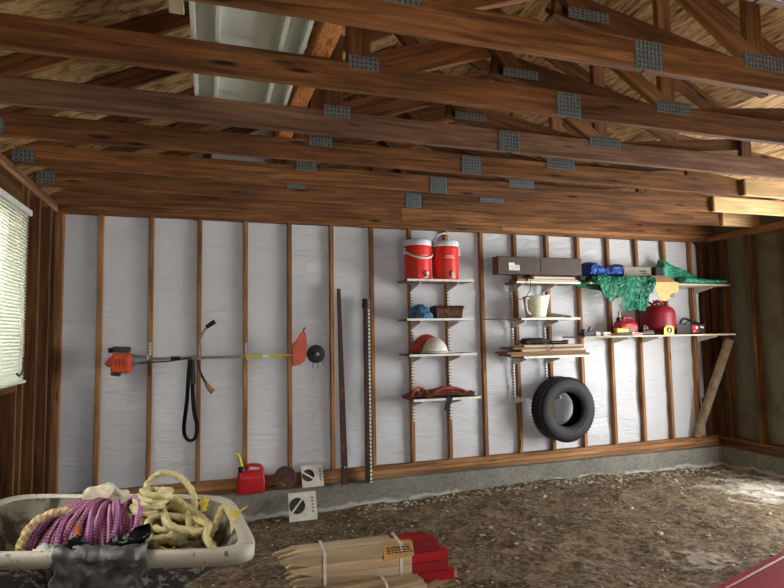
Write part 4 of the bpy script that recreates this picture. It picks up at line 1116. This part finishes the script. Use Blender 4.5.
one('wheel', 'black_plastic', wbw, lambda b: ring_lathe(b, [(.2,0),(.195,.03),(.17,.05),(.13,.045),(.12,0),(.13,-.045),(.17,-.05),(.195,-.03)], Mw, 36), True)
one('wheel_hub', 'engine_grey', wbw, lambda b: lathe(b, [(.12,-.02),(.12,.02),(.03,.05)], Mw, 20), True)
for sg in (-1, 1):
    one('frame_rail', 'tool_dark', wbw, lambda b: tube(b, [wc+sd*.07*sg, quad(.6,.5)+sd*.2*sg+Vector((0,0,.17)), quad(.1,.5)+sd*.28*sg+Vector((0,0,.19)), quad(-.3,.5)+sd*.3*sg+Vector((0,0,.36))], .017, 10), True)
    q = quad(.2,.5)+sd*.27*sg; g0 = gz(q.x, q.y)
    one('leg', 'tool_dark', wbw, lambda b: tube(b, [q+Vector((0,0,.19))+ax*.12, q+Vector((0,0,g0+.012)), q-ax*.08+Vector((0,0,g0+.012)), q-ax*.14+Vector((0,0,.18))], .014, 10), True)
    one('handle_grip', 'rubber', wbw, lambda b: tube(b, [quad(-.22,.5)+sd*.295*sg+Vector((0,0,.325)), quad(-.3,.5)+sd*.3*sg+Vector((0,0,.36))], .023, 12), True)

# pink and purple rope hank
def W(s, t, z): p = quad(s, t); return Vector((p.x, p.y, z))
c = empty('rope_coil', W(.4,.5,.22), 'coil of pink and purple braided rope in the left of the wheelbarrow', 'rope')
bm = bmesh.new(); pts = []
turns, spt = 34, 22
for k in range(turns*spt):
    s = k/(turns*spt); a = 2*PI*k/spt
    ax_ang = -.75+1.2*min(1, s*1.7)            # the hank turns its end towards the camera at the left
    ca = W(.385+.245*s, .58-.08*s, .40)
    d = Vector((math.cos(ax_ang-.35), math.sin(ax_ang-.35), 0)); side = Vector((-d.y, d.x, 0))
    R = (.158+.012*math.sin(k*.37)+.02*noise.noise(Vector((k*.05,0,0)))+.01)*(.82+.3*math.sin(PI*min(1, .25+s*.8)))
    p = ca + side*R*math.cos(a)*.95 + Vector((0,0,R*.92*math.sin(a))) + d*(.01*math.sin(a*1.0+s*20)+.022*noise.noise(Vector((k*.11,5,0))))
    p.z = max(p.z, .235); pts.append(p)
tube(bm, pts, .0105, 8)
mesh_obj('hank', bm, 'rope_pink', c)
bm = bmesh.new(); pts = []
for k in range(9*20):
    a = 2*PI*k/20; s = k/180
    p = W(.25+.11*s+.11*math.cos(a), .66-.16*s+.17*math.sin(a)*.9, .3+.09*noise.noise(Vector((k*.04,3,1)))+.05*math.sin(a+1)+.05*s); pts.append(p)
tube(bm, pts, .0105, 8); mesh_obj('loose_turns', bm, 'rope_pink', c)
rope('rope_violet', (196,140,200), (150,70,130), 260, 12.566, .1, .3, True)
bm = bmesh.new(); ov = []
for q in range(5):                                  # looser turns of the same rope lying over the hank
    ce = W(.40+.05*q, .62-.03*q, .405); th = .15+.22*q
    d = Vector((math.cos(th-.9), math.sin(th-.9), 0)); sv = Vector((-d.y, d.x, 0))
    ov.append([ce+sv*(.178+.006*q)*math.cos(a)+Vector((0,0,max(-.16,(.165+.004*q)*math.sin(a))))+d*(.03*math.sin(2*a+q)) for a in [2*PI*k/40 for k in range(40)]])
for P_ in ov: tube(bm, P_, .0115, 8, closed=True)
mesh_obj('overlapping_turns', bm, 'rope_violet', c)
bm = bmesh.new(); cc = W(.24,.74,.40)
tube(bm, spline([W(.43,.62,.55), W(.365,.68,.575), W(.30,.76,.55), W(.275,.83,.48), W(.285,.86,.42), W(.325,.86,.39), W(.38,.83,.37)], 30), .017, 12, 3, 42); o = mesh_obj('rope', bm, 'rope_cream'); tag(o, 'cream rope looped around the left end of the pink coil', 'rope')
bm = bmesh.new(); tube(bm, spline([W(.44,.75,.535), W(.45,.82,.5), W(.47,.85,.44), W(.56,.8,.46), W(.62,.76,.4)], 8), .009, 8); o = mesh_obj('rope', bm, 'rope_orange'); tag(o, 'short thin orange rope between the pink coil and the yellow rope', 'rope')

# yellow rope
c = empty('rope_coil', W(.75,.5,.22), 'tangled pile of thick pale yellow rope in the right of the wheelbarrow', 'rope')
random.seed(21)
bm = bmesh.new(); pts = []
def yl(s, t, z): pts.append(W(s, t, z))
for k in range(19):
    s0 = rnd(.68,.78); t0 = rnd(.45,.58); a0 = rnd(0,6); rs = rnd(.09,.17); rt = rnd(.16,.32); zb = .26+.23*k/19
    for j in range(7):
        a = a0+j*2*PI/7
        s_ = min(.905-.012*max(0,(.5-zb)*20), max(.56, s0+rs*math.cos(a))); yl(s_, min(.80, max(.2, t0+rt*math.sin(a))), zb+rnd(-.015,.03)+.045*math.exp(-((s_-.72)/.1)**2))
for q in ((.70,.3,.5), (.66,.22,.50), (.635,.18,.55), (.645,.16,.595), (.70,.15,.635), (.77,.16,.615), (.82,.19,.555), (.83,.24,.48), (.80,.4,.47), (.86,.6,.45), (.9,.5,.49), (.93,.42,.53), (.955,.5,.5), (.95,.62,.46), (.93,.8,.42), (.88,.84,.45), (.85,.76,.49), (.86,.6,.5), (.8,.5,.5), (.7,.58,.53), (.66,.66,.52), (.68,.78,.47), (.73,.86,.44)): yl(*q)
tube(bm, resample(spline(pts, 12), .0055), .0142, 14, 3, 50)
mesh_obj('strands', bm, 'rope_yellow', c)
bm = bmesh.new(); pts = []
for k in range(8):
    for j in range(6):
        a = j*2*PI/6+k
        yl(.6+.055*math.cos(a)+.012*k, .38+.2*math.sin(a), .45+.02*k+.03*math.sin(a)+rnd(-.01,.01))
tube(bm, resample(spline(pts, 12), .0055), .0142, 14, 3, 50); mesh_obj('strands', bm, 'rope_yellow', c)
plain('fray', (222,200,70), .7)
def fray(b, p, d, n=16):
    for k in range(n):
        q = p+Vector((rnd(-1,1), rnd(-1,1), rnd(-.3,1)))*.028+Vector(d)*rnd(.5,1)
        tube(b, [p+Vector((rnd(-.01,.01), rnd(-.01,.01), 0)), (p+q)/2+Vector((0,0,.008)), q], [.005,.005,.002], 5)
one('frayed_end', 'fray', c, lambda b: fray(b, W(.73,.86,.445), (.0,-.03,.02), 22), True)
one('frayed_end', 'fray', c, lambda b: fray(b, W(.86,.36,.5), (0,0,.05), 16), True)
one('frayed_end', 'fray', c, lambda b: fray(b, W(.96,.5,.5), (.04,0,.03), 10), True)
# rag
bm = bmesh.new(); bmesh.ops.create_icosphere(bm, subdivisions=4, radius=.075)
for v in bm.verts: v.co.x *= 1.5; v.co.z *= .75; v.co += noise.noise_vector(v.co*16)*.03 + noise.noise_vector(v.co*40)*.008
bmesh.ops.translate(bm, verts=bm.verts[:], vec=W(.46,.2,.525)); o = mesh_obj('rag', bm, 'rag', smooth=True); tag(o, 'crumpled off-white rag behind the pink rope coil', 'rag')
bm = bmesh.new(); tube(bm, spline([W(.5,.2,.5), W(.47,.22,.59), W(.44,.25,.57), W(.42,.3,.5)], 6), .013, 10, 3, 60)
# plastic bag draped over the front rim
c = empty('plastic_bag', W(.5,.97,ZR), 'crumpled grey plastic bag hanging over the front rim of the wheelbarrow', 'plastic bag')
def drape(s, t):
    u = .42+.235*s+.07*(1-t)*(s-.5)+.03*t*noise.noise(Vector((t*5,s*2,7)))
    if t < .45: k = t/.45; p = W(u, .8+.19*k, .455+.065*math.sin(k*PI/2)+.03*math.sin(s*7)*(1-k))
    else:
        k = (t-.45)/.55; p = W(u+.03*k*math.sin(9*s), 1.0+.022+.012*math.sin(11*s)*k, ZR-.005-.2*k*(.55+1.1*noise.noise(Vector((s*4.2,1.5,0)))+.25*math.sin(PI*s)))
    return p
cloth('sheet', 'bag_grey', c, drape, 80, 56, .014, 15, .002, 2)
def knot(s, t):
    a = s*2*PI; r = .05*math.sin(PI*(.08+.84*t)); p = W(.6,.86,.5); return p+Vector((r*math.cos(a)*1.3-.13*(t-.5), r*math.sin(a), .11*(.5-t)))
cloth('knot', 'bag_black', c, knot, 48, 34, .026, 18, .002, 6)
cloth('torn_edge', 'bag_black', c, lambda s, t: W(.42+.2*s, .9+.1*t, .505-.06*s*t+.02*math.sin(s*9)), 50, 20, .03, 16, .002, 12)
cloth('white_flap', 'label_white', c, lambda s, t: W(.31+.13*s, .82+.1*t, .455+.04*s+.02*math.sin(5*s)), 16, 8, .02, 18, .002, 15)

# ------------------------------------------------------------------ stakes and what carries them
def stake(p, d, L, w, rad, red, label, group, pt=.075, tip=True):
    d = Vector(d).normalized(); R = frame(d); M = R.to_4x4(); M.translation = Vector(p)
    M = M @ Matrix.Rotation(rad, 4, 'X')
    c = empty('wooden_stake', p, label, 'stake', group)
    def sh(b):
        h = w/2; x1 = L-(.145 if red else 0)
        if tip: poly = [(0,.0),(.012,-.006),(pt,-h),(x1,-h),(x1,h),(pt,h),(.012,.006)]
        else: poly = [(0,-h),(x1,-h),(x1,h),(0,h)]
        prism(b, [Vector((x, -h, z)) for x, z in poly], Vector((0,w,0)))
        if tip:
            for v in b.verts:
                if v.co.x < pt*.5: v.co.y *= .35
    one('shaft', 'stake_wood', c, sh, M=M)
    if red: one('painted_end', 'stake_red', c, lambda b: box(b, (L-.0725,0,0), (.145,w,w), None, .001), M=M)
    return c
random.seed(4)
TOPZ = .522; w = .036
d0 = Vector((.605,-.03,0)); d0.normalize(); sdv = Vector((-d0.y, d0.x, 0))
org = Vector((1.15,-3.262,TOPZ))
names = ('bottom','second','third','fourth','top')
rows = ('front','middle','rear')
for lv in range(4):
    for r in range(3):
        p = org + sdv*(r*.0395) + Vector((0,0,-w/2-(3-lv)*(w+.0015))) + d0*(rnd(-.012,.015)+.02*(3-lv)-.012*r)
        stake(p, d0, .59, w, 0, True, 'red-tipped wooden stake, %s row, %s layer of the strapped bundle' % (rows[r], ('bottom','lower middle','upper middle','top')[lv]), 'bundle of red-tipped stakes')
zb = TOPZ-4*(w+.0015)
def band(name, f, label, ang=0):
    a = org+d0*(.605*f); e = .004
    q0, q1 = -w/2-e, 2*.0395+w/2+e; zt, zb_ = TOPZ+e, zb-e
    P4 = [(q0,zb_),(q0,zt),(q1,zt),(q1,zb_)]
    bm = bmesh.new()
    for i in range(4):
        (y0,z0),(y1,z1) = P4[i], P4[(i+1)%4]
        A = a+sdv*y0; B = a+sdv*y1; A.z, B.z = z0, z1
        dd = B-A; m = (A+B)/2; ln = dd.length+.002
        horiz = abs(dd.z) < .01
        box(bm, m, (.011, ln, .0025) if horiz else (.011, .0025, ln), RZ(math.atan2(d0.y, d0.x)))
    tag(mesh_obj(name, bm, 'strap_white'), label, 'strap', 'straps around the stakes')
band('packing_strap', .25, 'white strap around the pointed half of the stake bundle'); band('packing_strap', .72, 'white strap around the stake bundle near the red ends')
pl = org+d0*.425; pl.z = TOPZ-.006
bm = bmesh.new(); box(bm, pl+sdv*-.022+Vector((0,0,-.014)), (.115,.0015,.05), RZ(math.atan2(d0.y, d0.x)) @ RX(-.25) @ RY(-.06)); 
box(bm, pl+sdv*.0+Vector((0,0,.009)), (.115,.04,.0015), RZ(math.atan2(d0.y, d0.x)) @ RX(-.05)); o = mesh_obj('paper_label', bm, 'card'); tag(o, 'yellow paper label on the front of the stake bundle', 'label')
def ink2(b):
    for r in range(4):
        x = -.045
        while x < .045:
            l = rnd(.006,.016); box(b, pl+d0*(x+l/2)+sdv*(-.0235-.0025*0)+Vector((0,0,.0-.009*r-.0)), (l,.0012,.004), RZ(math.atan2(d0.y, d0.x)) @ RX(-.25)); x += l+.004
one('print', 'ink_black', o, ink2)
# second, lower bundle in front
d1 = Vector((.62,.075,0)).normalized(); sd1 = Vector((-d1.y, d1.x, 0)); org1 = Vector((1.08,-3.46,.415))
for lv in range(2):
    for r in range(4):
        p = org1 + sd1*(r*.038) + Vector((0,0,-w/2-(1-lv)*(w+.001))) + d1*rnd(-.012,.03)
        stake(p, d1, .56, w, 0, False, 'plain pale stake in the lower bundle, %s row, %s layer' % (('front','second','third','rear')[r], ('lower','upper')[lv]), 'lower bundle of plain stakes')
bm = bmesh.new(); tube(bm, spline([org1+d1*.4+sd1*(-.03)+Vector((0,0,-.05)), org1+d1*.42+sd1*.0+Vector((0,0,.006)), org1+d1*.44+sd1*.1+Vector((0,0,.006)), org1+d1*.40+sd1*.13+Vector((0,0,.01)), org1+d1*.385+sd1*.14+Vector((0,0,.03))], 6), .004, 6)
tag(mesh_obj('packing_strap', bm, 'strap_white'), 'white strap over the lower bundle of plain stakes', 'strap', 'straps around the stakes')
# plank pile that carries them (below the view)
zt = zb-.006; zt2 = .415-2*(w+.001)-.001
gzp = gz(1.45,-3.4)
k = 0; z = gzp-.03
tops = []
while z < zt2-.002:
    t = min(.075, zt2-z)
    if zt2-z-t < .03: t = zt2-z
    bm = bmesh.new(); box(bm, (1.42,-3.36,z+t/2), (.54-.02*(k%2),.34,t-.002), RZ(.01*(k%3-1)), .004)
    tag(mesh_obj('timber', bm, 'old_plank'), 'timber %s of the pile under the stakes' % ('at the bottom','second from the ground','third from the ground','fourth from the ground','fifth from the ground','sixth from the ground','seventh from the ground','at the top')[min(k,7)], 'timber', 'timber pile'); z += t; k += 1
if zt > zt2+.002:
    pass
for k, (x, y, dx, dy) in enumerate(((1.6,-3.36,.36,.12), (1.5,-3.47,.34,.06))):
    o = beam('wood_stick', (x, y, zt2+.02), (x+dx*.62, y+dy*.9, zt2+.035), .022, .03, 'board_brown' if k == 0 else 'board_pale'); tag(o, ('orange-brown stick poking out right of the stakes','pale stick poking out right of the stakes')[k], 'stick')

# ------------------------------------------------------------------ red lidded case at lower right
c = empty('red_case', (3.0,-4.1,-.28), 'red flat-topped case with a raised pale red rim in the bottom right corner', 'case')
A, B = Vector((2.34,-3.935,0)), Vector((2.92,-3.765,0)); dd = (B-A).normalized(); nn = Vector((dd.y, -dd.x, 0))
A = A-dd*.25; Lc = 1.4; Dc = .75
def rect(o_): return [A-dd*o_-nn*o_, A+dd*(Lc+o_)-nn*o_, A+dd*(Lc+o_)+nn*(Dc+o_), A-dd*o_+nn*(Dc+o_)]
def lay(b, specs, mi=0):
    R = [[b.verts.new(Vector((p.x, p.y, z))) for p in rect(o_)] for o_, z in specs]
    for i in range(len(R)-1):
        for k in range(4): b.faces.new((R[i][k], R[i][(k+1)%4], R[i+1][(k+1)%4], R[i+1][k]))
    b.faces.new(R[-1])
one('case_body', 'panel_red_dark', c, lambda b: (lay(b, [(-.06,gz(3,-4)+.0),(-.03,.44)])))
one('lid', 'panel_red', c, lambda b: lay(b, [(-.02,.44),(0,.445),(0,.49),(-.008,.5),(-.028,.5),(-.033,.496)]))
one('groove', 'panel_red_dark', c, lambda b: lay(b, [(-.033,.4965),(-.041,.4968)]))
one('lid_panel', 'panel_red', c, lambda b: lay(b, [(-.04,.496),(-.045,.502)]))

# ------------------------------------------------------------------ light
w_ = bpy.data.worlds.new('world'); sc.world = w_; w_.use_nodes = True
bg = w_.node_tree.nodes['Background']; bg.inputs[0].default_value = (.9,.95,1,1); bg.inputs[1].default_value = .4
def area(name, loc, direction, sx, sy, power, color):
    l = bpy.data.lights.new(name, 'AREA'); l.shape = 'RECTANGLE'; l.size = sx; l.size_y = sy; l.energy = power; l.color = color
    o = bpy.data.objects.new(name, l); col.objects.link(o); o.location = loc
    o.rotation_euler = Vector(direction).to_track_quat('-Z', 'Y').to_euler(); return o
area('door_daylight', (XR+.2, (ry0+ry1)/2, .97), (-1,.1,.06), ry1-ry0-.1, 2.3, 165, (.93,.97,1))
area('doorway_fill', ((oy0+oy1)/2, YF-.15, .95), (0,1,.05), oy1-oy0-.2, 2.2, 22, (1,.96,.9))  # fill lamp added in the unseen front doorway to brighten the foreground
area('window_daylight', (XL-.35, (wy0+wy1)/2, 1.6), (1,.25,-.05), 2.5, 1.2, 75, (1,.98,.92))
sl = bpy.data.lights.new('sun', 'SUN'); sl.energy = 14; sl.color = (1,.96,.9); sl.angle = .01
so = bpy.data.objects.new('sun', sl); col.objects.link(so); so.location = (8,-14,8); so.rotation_euler = Vector((.06,.5,-.86)).to_track_quat('-Z','Y').to_euler()
sc.view_settings.view_transform = 'Standard'; sc.view_settings.look = 'None'
sc.view_settings.exposure = 0.68; sc.view_settings.gamma = 1; sc.view_settings.use_curve_mapping = False
